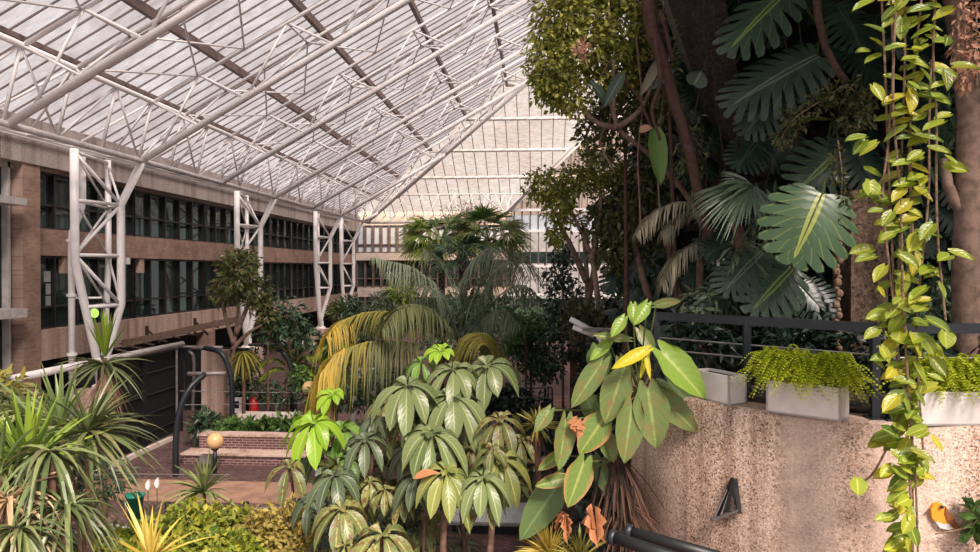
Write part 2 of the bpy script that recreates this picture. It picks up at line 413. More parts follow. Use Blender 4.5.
# ================================================================== THE SETTING
def st(o): o['kind'] = 'structure'; return o
m = MB(); m.box((-24, -6, -.3), (24, 80, 0)); st(m.build('floor', M['paving']))
m = MB()   # smooth path strip
m.box((-13.5, 16.3, .0), (-1, 17.9, .03)); st(m.build('trim_1', M['terracotta']))
def zl(X): return 15.1+.55*(X-1)
def ze(Y): return 15.1-.55*(Y-46)
Y0 = -6
ceil_ = MB()
def slab3(mb, pts, th=.06):
    p = [W(*q) for q in pts]; mb.prism(p, (0, 0, th))
slab3(ceil_, [(-17.3, Y0, zl(-17.3)), (1, Y0, zl(1)), (1, 46, zl(1)), (-17.3, 64.3, zl(-17.3))])
slab3(ceil_, [(1, Y0, zl(1)), (19.3, Y0, zl(-17.3)), (19.3, 64.3, zl(-17.3)), (1, 46, zl(1))])
ceiling = st(ceil_.build('ceiling', M['roofglass']))
m = MB(); slab3(m, [(1, 46, 15.1), (19.3, 64.3, ze(64.3)), (-17.3, 64.3, ze(64.3))]); st(m.build('ceiling', M['endglass']))
# glazing bars
m = MB()
y = 8.0
while y < 64:
    xt = min(1, 47-y) if y > 46 else 1
    if xt > -17.2:
        m.bar(W(-17.3, y, zl(-17.3)-.03), W(xt, y, zl(xt)-.03), .038, .05)
    y += .68
for k in range(40):
    x = -17.0+k*.9
    yy = 46+abs(x-1)
    m.bar(W(x, yy, ze(yy)-.03), W(x, 64.3, ze(64.3)-.03), .05, .07)
o = m.build('glazing_bars', M['seam'], ceiling)
# facade
XF = -17.0
def wallbox(name, a, b, mat): 
    mb = MB(); mb.box(W(*a), W(*b)); return st(mb.build(name, mat))
wallbox('trim_2', (-17.6, 8, 3.5), (-16.7, 64.3, 5.0), M['fascia'])
m = MB(); m.box(W(-17.5, 22.4, .5), W(-17, 64.3, 1.42)); m.box(W(-17.45, 22.4, 3.4), W(-17.05, 64.3, 3.52))
m.box(W(-17.5, 10, 4.9), W(-17.2, 64.3, 5.05))
st(m.build('wall_left', M['brickw']))
wallbox('trim_3', (-21, 22.4, -3.1), (-16.9, 64.3, -2.05), M['slab'])
m = MB()
m.box(W(-22.2, 8, -5.6), W(-22, 64.3, -3.1)); st(m.build('wall_left', M['dark']))
m = MB()
m.box(W(-19.6, 8, -2.05), W(-19.5, 64.3, 5)); m.box(W(-19.5, 22.4, .6), W(-17.5, 64.3, .8)); st(m.build('wall_left', M['room']))
for i, yk in enumerate((22.05, 34.7, 47.1, 59.5)):
    m = MB()
    m.box(W(-17.35, yk-.45, -5.6), W(-16.75, yk+.35, 3.5 if i == 0 else -3.1)); st(m.build('wall_left', M['brickx' if i else 'brickw']))
# window bands, one window per bay
wn = [0]
def window(y0, y1, z0, z1, n, trans=.35, pap=False):
    wn[0] += 1
    g = MB(); g.box(W(-17.3, y0, z0), W(-17.28, y1, z1)); w = st(g.build('window_%d' % wn[0], M['glass']))
    f = MB()
    for k in range(n+1):
        yy = y0+(y1-y0)*k/n; wd = .07 if k % 2 else .12
        f.box(W(-17.3, yy-wd/2, z0), W(-17.12, yy+wd/2, z1))
    for zz in (z0+.03, z0+(z1-z0)*trans, z1-.05): f.box(W(-17.28, y0, zz-.035), W(-17.15, y1, zz+.035))
    f.build('window_frame', M['frame'], w); return w
yb = 23.5
bays = [(22.4, 28.5), (28.5, 34.7), (34.7, 40.9), (40.9, 47.1), (47.1, 53.3), (53.3, 59.5), (59.5, 64.2)]
for (a, b) in bays:
    window(a, b, 1.42, 3.42, 5, .42)
    window(a, b, -2.05, .5, 5, .3)
# near bay with two projecting ledges
m = MB()
m.box(W(-17.2, 14, 2.05), W(-16.3, 21.2, 2.28)); m.box(W(-17.2, 14, -1.5), W(-16.3, 21.2, -1.22)); st(m.build('trim_4', M['whitedull']))
wn[0] += 1
g = MB(); g.box(W(-17.3, 14, -5.6), W(-17.28, 21.55, 3.5)); w = st(g.build('window_%d' % wn[0], M['glass']))
f = MB()
for yy in np.arange(14, 21.6, .74): f.box(W(-17.28, yy-.05, -5.6), W(-17.05, yy+.05, 3.5))
f.build('window_frame', M['whitedull'], w)
m = MB(); m.box(W(-17.6, 14, 3.3), W(-17.05, 21.6, 3.5)); st(m.build('trim_4', M['fascia']))
# papers in the lower window
for j, (z0, s) in enumerate(((-.42, 0), (-.86, .1), (-1.29, .08))):
    m = MB(); y0 = 23.25+s; m.box(W(-17.275, y0, z0), W(-17.265, y0+.5, z0+.38))
    m.build('paper_notice', M['paper'], origin=W(-17.27, y0, z0), label=['topmost pale paper sheet taped inside the lower dark window', 'middle pale paper sheet of three in the lower dark window', 'lowest pale paper sheet of three in the lower dark window'][j], cat='paper', group='papers in the window')
# curtains / fittings behind glass
for j, yk in enumerate((24.0, 28.8)):
    m = MB(); m.box(W(-17.26, yk, -.12), W(-17.06, yk+.32, .48)); m.build('wall_lamp', M['slab'], origin=W(-17.1, yk, 0), label=['small tan box fitting at top of lower window beside first white column', 'small tan box fitting at top of lower window between first and second columns'][j], cat='light fitting', group='tan fittings along the lower windows')
# ---- end building
YE = 64.2
m = MB()
m.box(W(-17, YE, 4.15), W(-2.6, YE+.5, 5.4)); m.box(W(-17, YE-.4, .9), W(-2.6, YE+.5, 1.57))
m.box(W(-17, YE, -2.5), W(-2.6, YE+.5, -1.6)); st(m.build('wall_far', M['cream']))
m = MB(); m.box(W(-17, YE+2, -5.6), W(-2.6, YE+2.2, 5)); st(m.build('wall_far', M['room']))
mg, gnt, gout = newmat('pale_pane'); gb = N(gnt, 'ShaderNodeBsdfPrincipled'); gb.inputs['Base Color'].default_value = rgb('c3ccd6'); gb.inputs['Roughness'].default_value = .15; gnt.links.new(gb.outputs[0], gout.inputs[0]); M['palepane'] = mg
for (z0, z1, mt) in ((1.57, 4.15, 'palepane'), (-1.6, .9, 'glass'), (-5.6, -2.5, 'glass')):
    wn[0] += 1
    g = MB(); g.box(W(-17, YE+.2, z0), W(-2.6, YE+.22, z1)); w = st(g.build('window_%d' % wn[0], M[mt]))
    f = MB()
    for k in range(20): 
        xx = -17+k*.76; f.box(W(xx-.09, YE-.1, z0), W(xx+.09, YE+.2, z1))
    f.box(W(-17, YE, z0), W(-2.6, YE+.2, z0+.12)); f.box(W(-17, YE, z0+.75), W(-2.6, YE+.2, z0+.85))
    f.build('window_frame', M['brownbeam'], w)
# ---- glazed gable wall at the right of the far end
YG = 54.0
def gx(px): return P(px, 270, YG)[0]
def gz(py): return P(540, py, YG)[2]-H
poly = [(-2.6, -5.6), (19.2, -5.6), (19.2, 10.7), (3.9, 10.4), (-2.6, 4.3)]
m = MB(); m.prism([W(x, YG, z) for x, z in poly], (0, .05, 0)); gw = st(m.build('wall_far', M['endglass']))
m = MB()
x = -2.6
while x < 19:
    zt = min(10.4, 4.3+(x+2.6)*.94); m.box(W(x-.04, YG-.15, -5.6), W(x+.04, YG, zt)); x += .62
m.build('mullions', M['seam'], gw)
m = MB()
for z in (4.6, 3.0, .3, -1.9): m.box(W(-2.6, YG-.3, z-.1), W(15, YG-.05, z+.1))
m.bar(W(-2.7, YG-.3, 4.3), W(3.9, YG-.3, 10.5), .3, .3); m.build('rails', M['white'], gw)
for (z0, z1) in ((3.1, 4.2), (.5, 1.4), (-4.3, -2.2)):     # darker bands of panes
    wn[0] += 1; g = MB(); g.box(W(-2.5, YG-.06, z0), W(15, YG-.03, z1)); st(g.build('window_%d' % wn[0], M['palepane' if z0 > 3 else 'glass']))
# side wall on the right, behind the jungle
m = MB(); m.box(W(19, Y0, -5.6), W(19.3, 64.3, 5)); st(m.build('wall_right', M['brickw']))

# ================================================================== ROOF STEEL
rf = thing('roof_frame', 'white tubular steel space frame with brown purlins under the sloping glass roof', 'roof frame', W(-14, 24.6, 3.84))
def zb(X): return 3.84+.57*(X+14)      # bottom chord height
def zt(X): return 5.87+.55*(X+13.5)
m = MB(); m.tube([W(-14, 6, 3.84), W(-14, 55.8, 3.84)], .095, 10); m.build('eave_pipe', M['whitedull'], rf, True)
m = MB(); m.tube([W(-13.5, 6, 5.87), W(-13.5, 59, 5.87)], .085, 10); m.build('upper_eave_pipe', M['white'], rf, True)
m = MB()
ys = np.arange(9.1, 56, 6.2/3); 
for i, yy in enumerate(ys):
    m.tube([W(-14, yy, 3.84), W(-13.5, yy, 5.87)], .05, 6)
    if i+1 < len(ys):
        a, b = (yy, ys[i+1]) if i % 2 else (ys[i+1], yy)
        m.tube([W(-14, a, 3.84), W(-13.5, b, 5.87)], .04, 6)
        m.tube([W(-14, a, 3.84), W(-15.7, (yy+ys[i+1])/2, 4.15)], .05, 6); m.tube([W(-14, b, 3.84), W(-15.7, (yy+ys[i+1])/2, 4.15)], .05, 6)
        m.tube([W(-13.5, a, 5.87), W(-15.7, (yy+ys[i+1])/2, 4.15)], .04, 6)
m.tube([W(-15.7, 8, 4.15), W(-15.7, 56, 4.15)], .07, 8)
m.tube([W(-16.6, 8, 4.3), W(-16.6, 60, 4.3)], .05, 8)
m.build('eave_lattice', M['white'], rf, True)
for X in (-14.35, -11.83, -8.69, -5.45, -2.33, 0.9):
    m = MB(); z = zl(X); ye = 47-X if X < 1 else 46; hh = .3 if X > -14 else .14
    m.bar(W(X, 6, z-.22), W(X, ye, z-.22), .17 if X > -14 else .1, hh); m.build('purlin', M['brownbeam'], rf)
for X in (-11.83, -8.69, -5.45, -2.33):
    z = zl(X); Y = 46+(15.1-z)/.55
    m = MB(); m.tube([W(X-.1, Y, z-.25), W(2-X, Y, z-.25)], .13, 8); m.build('end_purlin', M['white'], rf, True)
purl = [-11.83, -8.69, -5.45, -2.33]
for k in range(-1, 7):
    Y = 17.55+6.2*k
    xb = min(.6, 42-Y); 
    if xb < -13: xb = -13.5
    m = MB(); m.tube([W(-14, Y, 3.84), W(xb, Y, zb(xb))], .115, 10); m.build('bottom_chord', M['white'], rf, True)
    for dy in (-.1, 2.0):
        xt = min(.9, 45.5-Y-dy)
        if xt > -13:
            m = MB(); m.tube([W(-13.5, Y+dy, 5.87), W(xt, Y+dy, zt(xt))], .07, 8); m.build('top_chord', M['white'], rf, True)
    m = MB(); pts = [-13.5]+purl+[.5]
    for i, X in enumerate(pts):
        if X > 45.0-Y: break
        xm = X+1.6; 
        for dy in (-.1, 2.0):
            for xx in (X-1.5, X+1.6):
                if -14.2 < xx < min(xb, .6): m.tube([W(X, Y+dy, zt(X)), W(xx, Y, zb(xx))], .045, 6)
        m.tube([W(X, Y-.1, zt(X)), W(X, Y+2, zt(X))], .045, 6)
        # plan bracing towards the next frame
        if i < 5 and X+3 < 45-Y: m.tube([W(X, Y+2, zt(X)), W(X+1.6, Y+6.1, zt(X+1.6))], .035, 6); m.tube([W(X+3.14, Y+2, zt(X+3.14)), W(X+1.6, Y+6.1, zt(X+1.6))], .035, 6)
    m.build('web_bracing', M['white'], rf, True)
m = MB(); m.tube([W(-14, 56, 3.84), W(1, 41, zb(1))], .12, 10); m.build('hip_chord', M['white'], rf, True)
m = MB()
for dx in (0, 1.4): m.tube([W(-13.5+dx, 59, 5.87+.2*dx), W(1, 44.5+dx, zt(1)-.1)], .085, 8)
for i in range(12):
    t = i/12; a = W(-14+15*t, 56-15*t, 3.84+8.55*t); 
    for s in (-.04, .04):
        q = t+s; m.tube([a, W(-13.5+14.5*q, 59-14.5*q, 5.87+7.97*q)], .045, 6)
m.build('hip_bracing', M['white'], rf, True)
# end eave pipes and fan of struts over the gable
m = MB(); m.tube([W(-14, 56, 3.84), W(-2.7, 56, 3.9)], .1, 8)
for i in range(8):
    x = -13.5+i*1.4; m.tube([W(x, 56, 3.84), W(x+.7, 59, 6.4)], .045, 6); m.tube([W(x+1.4, 56, 3.84), W(x+.7, 59, 6.4)], .045, 6)
m.tube([W(-14, 59, 6.4), W(2, 59, 6.4)], .07, 8)
for dx in (-2.2, -1, 0.6, 2): m.tube([W(-2.7, 53.6, 4.2), W(-2.7+dx, 55, 6.3)], .05, 6)
m.tube([W(-2.7, 53.6, 4.2), W(4.5, 50, 11)], .12, 8)
m.build('end_lattice', M['white'], rf, True)

names = ['first', 'second', 'third', 'fourth']
clab = ['large white lattice steel column nearest on the left with green lamp', 'second white lattice steel column behind the magnolia-leaved tree', 'third white lattice steel column beyond the dark shrub', 'far corner white lattice steel column at the end building']
for k in range(4):
    Y = (23.8, 36.2, 48.6, 54.8)[k]
    t = thing('lattice_column', clab[k], 'column', W(-15.5, Y, -5.6), 'lattice columns along the facade')
    foot = (-15.5, Y, -4.0)
    pass
    def leg(pts, r): mb = MB(); mb.tube([W(*p) for p in pts], r, 10); mb.build('leg', M['white'], t, True)
    leg([(-15.3, Y-1.75, 4.0), (-15.3, Y-1.75, .3), (-15.5, Y-.3, -3.2), (-15.5, Y-.15, -4.0)], .14)
    leg([(-16.1, Y+1.3, 4.1), (-16.1, Y+1.3, .2), (-15.7, Y+.4, -3.0), (-15.5, Y+.1, -4.0)], .11)
    leg([(-14.0, Y, 3.84), (-14.8, Y, 2.3), (-14.8, Y, -1.2), (-15.45, Y, -3.4), (-15.5, Y, -4.0)], .14)
    lv = [3.9, 2.3, .5, -1.25]
    def at(L, z):
        if L == 'A': return (-15.3, Y-1.75+max(0, .3-z)*.41, z)
        if L == 'B': return (-16.1+max(0, .2-z)*.125, Y+1.3-max(0, .2-z)*.28, z)
        return (-14.8, Y, z)
    m = MB()
    for z in lv[1:]:
        m.tube([W(*at('A', z)), W(*at('C', z))], .07, 6); m.tube([W(*at('A', z)), W(*at('B', z))], .05, 6); m.tube([W(*at('B', z)), W(*at('C', z))], .06, 6)
    m.tube([W(*at('A', 3.9)), W(*at('B', 4.0))], .06, 6)
    for i in range(3):
        z0, z1 = lv[i], lv[i+1]
        p, q = (('A', 'C') if i != 1 else ('C', 'A'))
        if i == 1: m.tube([W(*at('C', z0)), W(*at('A', z1))], .06, 6)
        else: m.tube([W(*at('A', z0)), W(*at('C', z1))], .06, 6)
        m.tube([W(*at('B', z0)), W(*at('C' if i != 1 else 'A', z1))], .045, 6)
        m.tube([W(*at('A', z0)), W(*at('B', z1))], .045, 6)
    m.build('bracing', M['white'], t, True)
    m = MB(); m.lathe(W(-15.5, Y, -4.15), [(0, .0), (.35, 0), (.35, .08), (.2, .2), (.2, .5), (0, .5)], 16); m.build('foot_collar', M['white'], t)
    m = MB(); m.box(W(-16.1, Y-.6, -5.6), W(-14.9, Y+.6, -4.15)); m.build('base_block', M['slab'], t)
# rain pipe beside the first column, with bends and clamps
t = thing('rain_pipe', 'white rainwater pipe with an offset bend beside the nearest lattice column', 'pipe', W(-15.6, 23.0, -3.4))
m = MB(); m.tube([W(-15.8, 23.2, 4.0), W(-15.8, 23.2, 2.4), W(-15.8, 23.1, 2.0), W(-15.8, 22.65, 1.3), W(-15.8, 22.6, .9), W(-15.8, 22.6, -5.6)], .11, 10); m.build('pipe', M['white'], t, True)
for z in (.95, -.9, -2.9):
    m = MB(); m.lathe(W(-15.8, 22.6, z), [(.11, 0), (.16, .0), (.16, .09), (.11, .09)], 14); m.build('clamp', M['white'], t)
m = MB(); m.tube([W(-15.8, 22.6, -.95), W(-15.0, 23, -.95)], .04, 6); m.build('bracket', M['white'], t)
# junction box on first column, green lamp
t = thing('junction_box', 'small white electrical box on the right leg of the nearest column', 'box', P(125, 261, 24.4))
m = MB(); c = P(125.5, 261, 24.4); m.box(c-(.13, .08, .12), c+(.13, .08, .12)); m.build('body', M['whitepaint'], t)
m = MB(); m.tube([c-(.18, 0, .2), c+(-.18, 0, .25)], .02, 6); m.build('conduit', M['whitedull'], t)
t = thing('spotlight', 'round green lit spotlight hanging inside the nearest lattice column', 'lamp', P(96, 313, 24.2))
lm, lnt, lo = newmat('green_lamp_lens'); e = N(lnt, 'ShaderNodeEmission'); e.inputs[0].default_value = rgb('9adf58'); e.inputs[1].default_value = 1.6; lnt.links.new(e.outputs[0], lo.inputs[0])
c = P(96, 313, 24.2)
m = MB(); m.sphere(c+(0, -.09, 0), .17, 14, 8, (1, .35, 1)); m.build('lens', lm, t, True)
m = MB(); m.tube([c+(0, -.06, 0), c+(0, .1, 0), c+(-.02, .3, .02)], [.21, .2, .1], 16); m.build('housing', M['black'], t, True)
m = MB(); m.tube([c+(0, .1, .2), c+(0, .1, .36)], .03, 6); m.build('bracket', M['grey'], t)

# ================================================================== LOWER GARDEN HARD ITEMS
# long light handrail pipe along the terrace edge
t = thing('handrail', 'long pale tubular rail running along the front of the dark undercroft', 'handrail', W(-12.35, 15.6, -5.6))
a = W(-12.35, 15.6, -2.56); b = W(-12.35, 23.4, -2.56)
m = MB(); m.tube([a, b], .10, 10); m.build('rail', M['whitedull'], t, True)
for s in (.45, .95): 
    q = a+(b-a)*s; m = MB(); m.tube([q, (q[0], q[1], 0)], .04, 8); m.build('post', M['grey'], t)
# trellis mesh canopy under slab
t = thing('trellis_canopy', 'weathered grey metal trellis canopy below the terracotta slab', 'trellis', P(170, 345, 28))
m = MB()
for i in range(9):
    s = i/8; a = P(128+i*13, 352-i*3.5, 24+i*1.2); b_ = a+(-1.2, .6, .12); m.bar(a, b_, .05, .05)
for k in range(5):
    m.bar(P(122, 347-k*1.5, 24+k*.4), P(236, 322-k*1.2, 34), .05, .05)
m.build('slats', M['barkgrey'], t)
for px, py, Y in ((147, 326, 27.5), (195, 318, 32)):
    m = MB(); m.bar(P(px, py, Y), P(px, py+18, Y), .1, .1); m.bar(P(px, py+3, Y), P(px+13, py+17, Y-.3), .06, .06); m.build('bracket', M['barkdark'], t)
# pergola hoops
hoops = [('dark metal garden hoop nearest, standing in front of the brick planter', [(176, 485, 18.3), (176, 440, 18.3), (180, 410, 18.4), (190, 388, 18.6), (205, 374, 19)], .085, 'navy'),
         ('dark metal garden hoop rising from the planted brick bed', [(232, 428, 22), (232, 385, 22), (228, 366, 22), (220, 352, 22), (205, 348, 22.4)], .085, 'navy'),
         ('thin pale metal hoop beside the dark undercroft opening', [(193, 405, 27), (194, 362, 27), (190, 352, 27), (182, 347, 27.5)], .07, 'grey'),
         ('dark metal hoop beside the light green palm', [(295, 408, 25), (293, 380, 25), (289, 362, 25), (281, 351, 25), (262, 345, 25.4)], .08, 'navy'),
         ('grey metal hoop below the yellow palm frond', [(353, 418, 20), (355, 398, 20), (359, 380, 20), (365, 370, 20.2)], .09, 'grey')]
for lab, pts, r, mt in hoops:
    t = thing('garden_hoop', lab, 'metal hoop', (P(*pts[0])[0], P(*pts[0])[1], 0), 'metal hoops of the pergola')
    q = [P(*p) for p in pts]; q = [np.array((q[0][0], q[0][1], 0))]+q
    m = MB(); m.tube(catmull(q, 24), r, 8); m.build('arch', M[mt], t, True)
    m = MB(); e = q[-1]; m.tube([e+(-.5, 0, 0), e+(.6, 0, 0.02)], r*.7, 8); m.build('crossbar', M['grey'], t, True)
# brick planters
t = thing('brick_planter', 'long two tier dark red brick planter behind the globe lamp', 'planter', W(-8, 20, -5.6))
m = MB(); m.box(W(-10.3, 19.5, -5.6), W(2, 20.1, -5.34)); m.box(W(-10.1, 20.1, -5.6), W(2, 20.5, -4.93)); m.build('brick_wall', M['redbrick'], t)
m = MB(); m.box(W(-10.35, 19.45, -5.34), W(2, 20.1, -5.29)); m.box(W(-10.15, 20.08, -4.93), W(2, 20.55, -4.88)); m.build('coping', M['slab'], t)
m = MB(); m.box(W(-10, 20.5, -5.6), W(2, 22.6, -5.0)); m.build('soil', M['soil'], t)
m = MB(); m.box(P(236, 425, 23.5)*np.array((1, 1, 0)), P(303, 412, 24.0)); m.build('stone_kerb', M['cream'], t, origin=None) if False else m.build('stone_kerb', M['cream'], origin=(P(236, 425, 23.5)[0], 23.5, 0), label='low pale stone kerb wall behind the planted brick bed', cat='kerb wall')
m = MB(); a = W(-12.1, 17.6, -5.6); b_ = W(-12.1, 22.2, -5.6); m.bar((a[0], a[1], .06), (b_[0], b_[1], .06), .14, .12); m.build('kerb_stone', M['cream'], origin=(a[0], a[1], 0), label='thin pale kerb line running diagonally across the brick paving', cat='kerb')
# globe lamps
for lab, px, py, Y, r in (('round amber globe lamp on short dark post before the brick planter', 215, 441, 18.6, .225), ('round amber globe lamp beside the bright palm further back', 309, 388, 23, .23)):
    c = P(px, py, Y); t = thing('globe_lamp', lab, 'lamp', (c[0], c[1], 0), 'globe lamps')
    m = MB(); m.sphere(c, r, 20, 12); m.build('globe', M['amber'], t, True)
    m = MB(); m.tube([(c[0], c[1], 0), (c[0], c[1], c[2]-r*.9)], .05, 10); m.build('post', M['navy'], t, True)
    m = MB(); m.lathe((c[0], c[1], c[2]-r*1.1), [(0, 0), (.09, 0), (.11, .06), (0, .06)], 14); m.build('collar', M['navy'], t)
c = P(207, 459, 18.9); m = MB(); m.box(c-(.17, .1, .12), c+(.17, .1, .12)); m.tube([c, (c[0], c[1], 0)], .03, 6); m.build('sign_box', M['grey'], origin=(c[0], c[1], 0), label='small grey box on a stake next to the globe lamp post', cat='box')
# bollards
for lab, px, py, Y in (('short black bollard at the edge of the yellow hedge', 246, 502, 14.5), ('short black bollard behind the hedge near the teal bucket', 168, 503, 14.8)):
    c = P(px, py, Y); t = thing('bollard', lab, 'bollard', (c[0], c[1], 0), 'short black bollards')
    m = MB(); m.lathe((c[0], c[1], 0), [(0, 0), (.07, 0), (.07, c[2]-.1), (.055, c[2]-.08), (.055, c[2]-.05), (.07, c[2]-.03), (.06, c[2]), (0, c[2])], 14); m.build('post', M['black'], t, True)
    m = MB(); 
    for zz in (.12, .3): m.tube([c-(0, .05, zz), c+(.9, .1, -zz)], .012, 5)
    m.build('wire', M['grey'], t)
# fence wires
m = MB(); m.tube([P(62, 473, 16), P(130, 474, 16), P(230, 475, 16.2)], .014, 5); m.tube([P(180, 391, 23), P(300, 393, 25)], .012, 5); m.tube([P(180, 405, 23), P(300, 403, 25)], .012, 5)
m.build('wire_fence', M['grey'], origin=P(62, 473, 16), label='thin pale stretched wires in front of planter and paving', cat='wire')
# dark posts left in paving
m = MB(); a = P(82, 455, 17); m.tube([(a[0], a[1], 0), (a[0], a[1], a[2]+.6)], .08, 8); m.build('post', M['black'], origin=(a[0], a[1], 0), label='dark upright post behind the left yucca leaves', cat='post')
# undercroft sign, extinguisher, white unit
t = thing('sign', 'small white sign plate with dark numerals hanging in the dark undercroft', 'sign', P(140, 387, 25))
c = P(140, 387, 25); m = MB(); m.box(c-(.19, .02, .14), c+(.19, .02, .14)); m.build('plate', M['paper'], t)
m = MB()
for i, xx in enumerate((-.11, 0, .11)):
    m.box(c+(xx-.035, -.03, -.08), c+(xx-.015, -.021, .08))
    if i: m.box(c+(xx-.035, -.03, .05), c+(xx+.04, -.021, .07)); m.box(c+(xx-.035, -.03, -.08), c+(xx+.04, -.021, -.06)); m.box(c+(xx-.035, -.03, -.01), c+(xx+.03, -.021, .01))
m.build('numerals', M['black'], t)
m = MB(); m.tube([c+(-.1, 0, .14), c+(-.1, 0, 1.2)], .02, 6); m.build('hanger', M['grey'], t)
t = thing('fire_extinguisher', 'red fire extinguisher standing behind the pale kerb wall', 'fire extinguisher', P(254, 412, 25))
c = P(254, 404, 25); m = MB(); m.lathe(c-(0, 0, .32), [(0, 0), (.16, 0), (.17, .05), (.17, .42), (.1, .52), (.05, .56), (.05, .62), (0, .62)], 16); m.build('cylinder', M['red'], t, True)
m = MB(); m.tube([c+(0, 0, .3), c+(.13, 0, .3), c+(.17, -.02, .05)], .025, 6); m.build('hose', M['black'], t)
t = thing('white_unit', 'small white wall unit with dark opening beside the red extinguisher', 'unit', P(237, 412, 24.6))
c = P(237, 404, 24.6); m = MB(); m.box(c-(.2, .12, .3), c+(.2, .12, .22)); m.build('casing', M['whitepaint'], t)
m = MB(); m.box(c+(-.02, -.14, -.12), c+(.13, -.121, .12)); m.build('opening', M['black'], t)
# teal bucket
t = thing('bucket', 'teal plastic bucket behind the yellow green hedge', 'bucket', (P(135, 500, 15)[0], 15, 0))
c = P(135, 503, 15); m = MB(); m.lathe((c[0], c[1], 0), [(0, 0), (.13, 0), (.19, c[2]+.2), (.21, c[2]+.2), (.21, c[2]+.16), (.18, c[2]+.14)], 18); m.build('pail', M['teal'], t, True)
m = MB(); q = c+(0, 0, .2); m.tube([q+(-.2, 0, 0), q+(-.14, -.02, .08), q+(0, -.02, .12), q+(.14, -.02, .08), q+(.2, 0, 0)], .012, 6); m.build('handle', M['grey'], t)
# grey rock bed behind hedge
m = MB()
for i in range(26):
    c = P(85+rng.random()*90, 508+rng.random()*22, 13.6+rng.random()*.5); m.sphere((c[0], c[1], .12), .2+.12*rng.random(), 8, 6, (1, .8, .7))
m.build('pebbles', M['paper'], origin=(c[0], c[1], 0), label='bed of pale grey stones behind the yellow green hedge', cat='stones', kind='stuff')
# white bench with dark plinth
t = thing('display_bench', 'low white slab bench on a dark plinth behind the umbrella leaved plants', 'bench', (P(495, 540, 15)[0], 15, 0))
a = P(452, 536, 14.6); b_ = P(539, 503, 15.3)
m = MB(); m.box((a[0], 14.6, .3), (b_[0], 15.3, b_[2])); m.build('slab', M['bench'], t)
m = MB(); m.box((a[0]+.05, 14.75, 0), (b_[0]+.3, 15.2, .3)); m.build('plinth', M['navy'], t)
m = MB(); m.box((a[0]-.1, 14.5, .27), (b_[0]+.1, 15.35, .31)); m.build('ledge', M['grey'], t)
c = P(543, 498, 14.9); m = MB(); m.box(c-(.09, .09, .25), c+(.09, .09, .13)); m.tube([(c[0], c[1], 0), c], .04, 6); m.build('socket_post', M['whitepaint'], origin=(c[0], c[1], 0), label='small white socket post at the right end of the white bench', cat='post')
# rails and steps in the middle
t = thing('stair_railing', 'dark metal railing beside steps in the middle distance', 'railing', (P(556, 400, 20)[0], 20, 0))
m = MB()
for px in (520, 548, 552): a = P(px, 388, 20); m.tube([(a[0], a[1], 0), a], .04, 6)
m.tube([P(518, 388, 20), P(552, 387, 20)], .04, 6); m.tube([P(530, 398, 20), P(550, 398, 20)], .03, 6); m.build('rail_frame', M['grey'], t)
m = MB(); m.tube([P(545, 340, 22), P(596, 338, 22)], .05, 6)
for px in (545, 575, 584): a = P(px, 340, 22); m.tube([(a[0], a[1], 0), a], .05, 6)
m.build('upper_rail', M['navy'], t)
t = thing('steps', 'brown steps rising between shrubs in the middle distance', 'steps', (P(563, 420, 21)[0], 21, 0))
for i in range(5):
    a = P(553, 420, 20)[0]; b2 = P(574, 420, 20)[0]
    m = MB(); m.box((a, 20+i*.35, 0), (b2, 24, .18*(i+1)+.4)); m.build('step', M['wood'], t)
t = thing('floodlight_arm', 'white tubular twin arm fixture tilted behind the yellow philodendron leaf', 'light fixture', P(600, 348, 13))
m = MB(); m.tube([P(570, 319, 13), P(597, 333, 13)], .05, 8); m.tube([P(573, 327, 13), P(594, 336, 13)], .045, 8); m.build('arms', M['whitepaint'], t, True)
m = MB(); m.bar(P(582, 329, 13), P(612, 330, 13), .12, .06); m.build('head', M['grey'], t)
a = P(596, 333, 13); m = MB(); m.tube([a, P(606, 350, 13), (P(606, 350, 13)[0], 13, 0)], .04, 8); m.build('stand', M['whitepaint'], t, True)
# board fence behind
t = thing('board_fence', 'red brown vertical board fence under the ivy in the middle distance', 'fence', (P(625, 360, 19)[0], 19, 0))
x0 = P(570, 340, 19)[0]; x1 = P(668, 340, 19)[0]
for i in range(11):
    xa = x0+(x1-x0)*i/11; zt_ = P(600, 326-8*math.sin(i*.6), 19)[2]
    m = MB(); m.box((xa, 19, 0), (xa+(x1-x0)/11-.02, 19.06, zt_)); m.build('board', M['wood'], t)
m = MB(); m.box((x0, 18.95, 1.5), (x1, 19, 1.62)); m.box((x0, 18.95, 3.2), (x1, 19, 3.32)); m.build('rail', M['barkdark'], t)

# ================================================================== TOWER AND TERRACE (right)
DX, DY, DR = 4.2, 10.0, 2.9
ZT = -1.52
m = MB(); m.lathe(W(DX, DY, -5.6), [(0, 0), (DR, 0), (DR, 5.6+ZT-.03), (DR-.04, 5.6+ZT), (0, 5.6+ZT)], 128)
o = m.build('terrace_drum', M['drum'], origin=W(DX, DY, -5.6), smooth=False, label='large round pebbledash concrete planter drum with water stains, lower right', cat='concrete wall'); 
for p in o.data.polygons: p.use_smooth = abs(p.normal.z) < .5
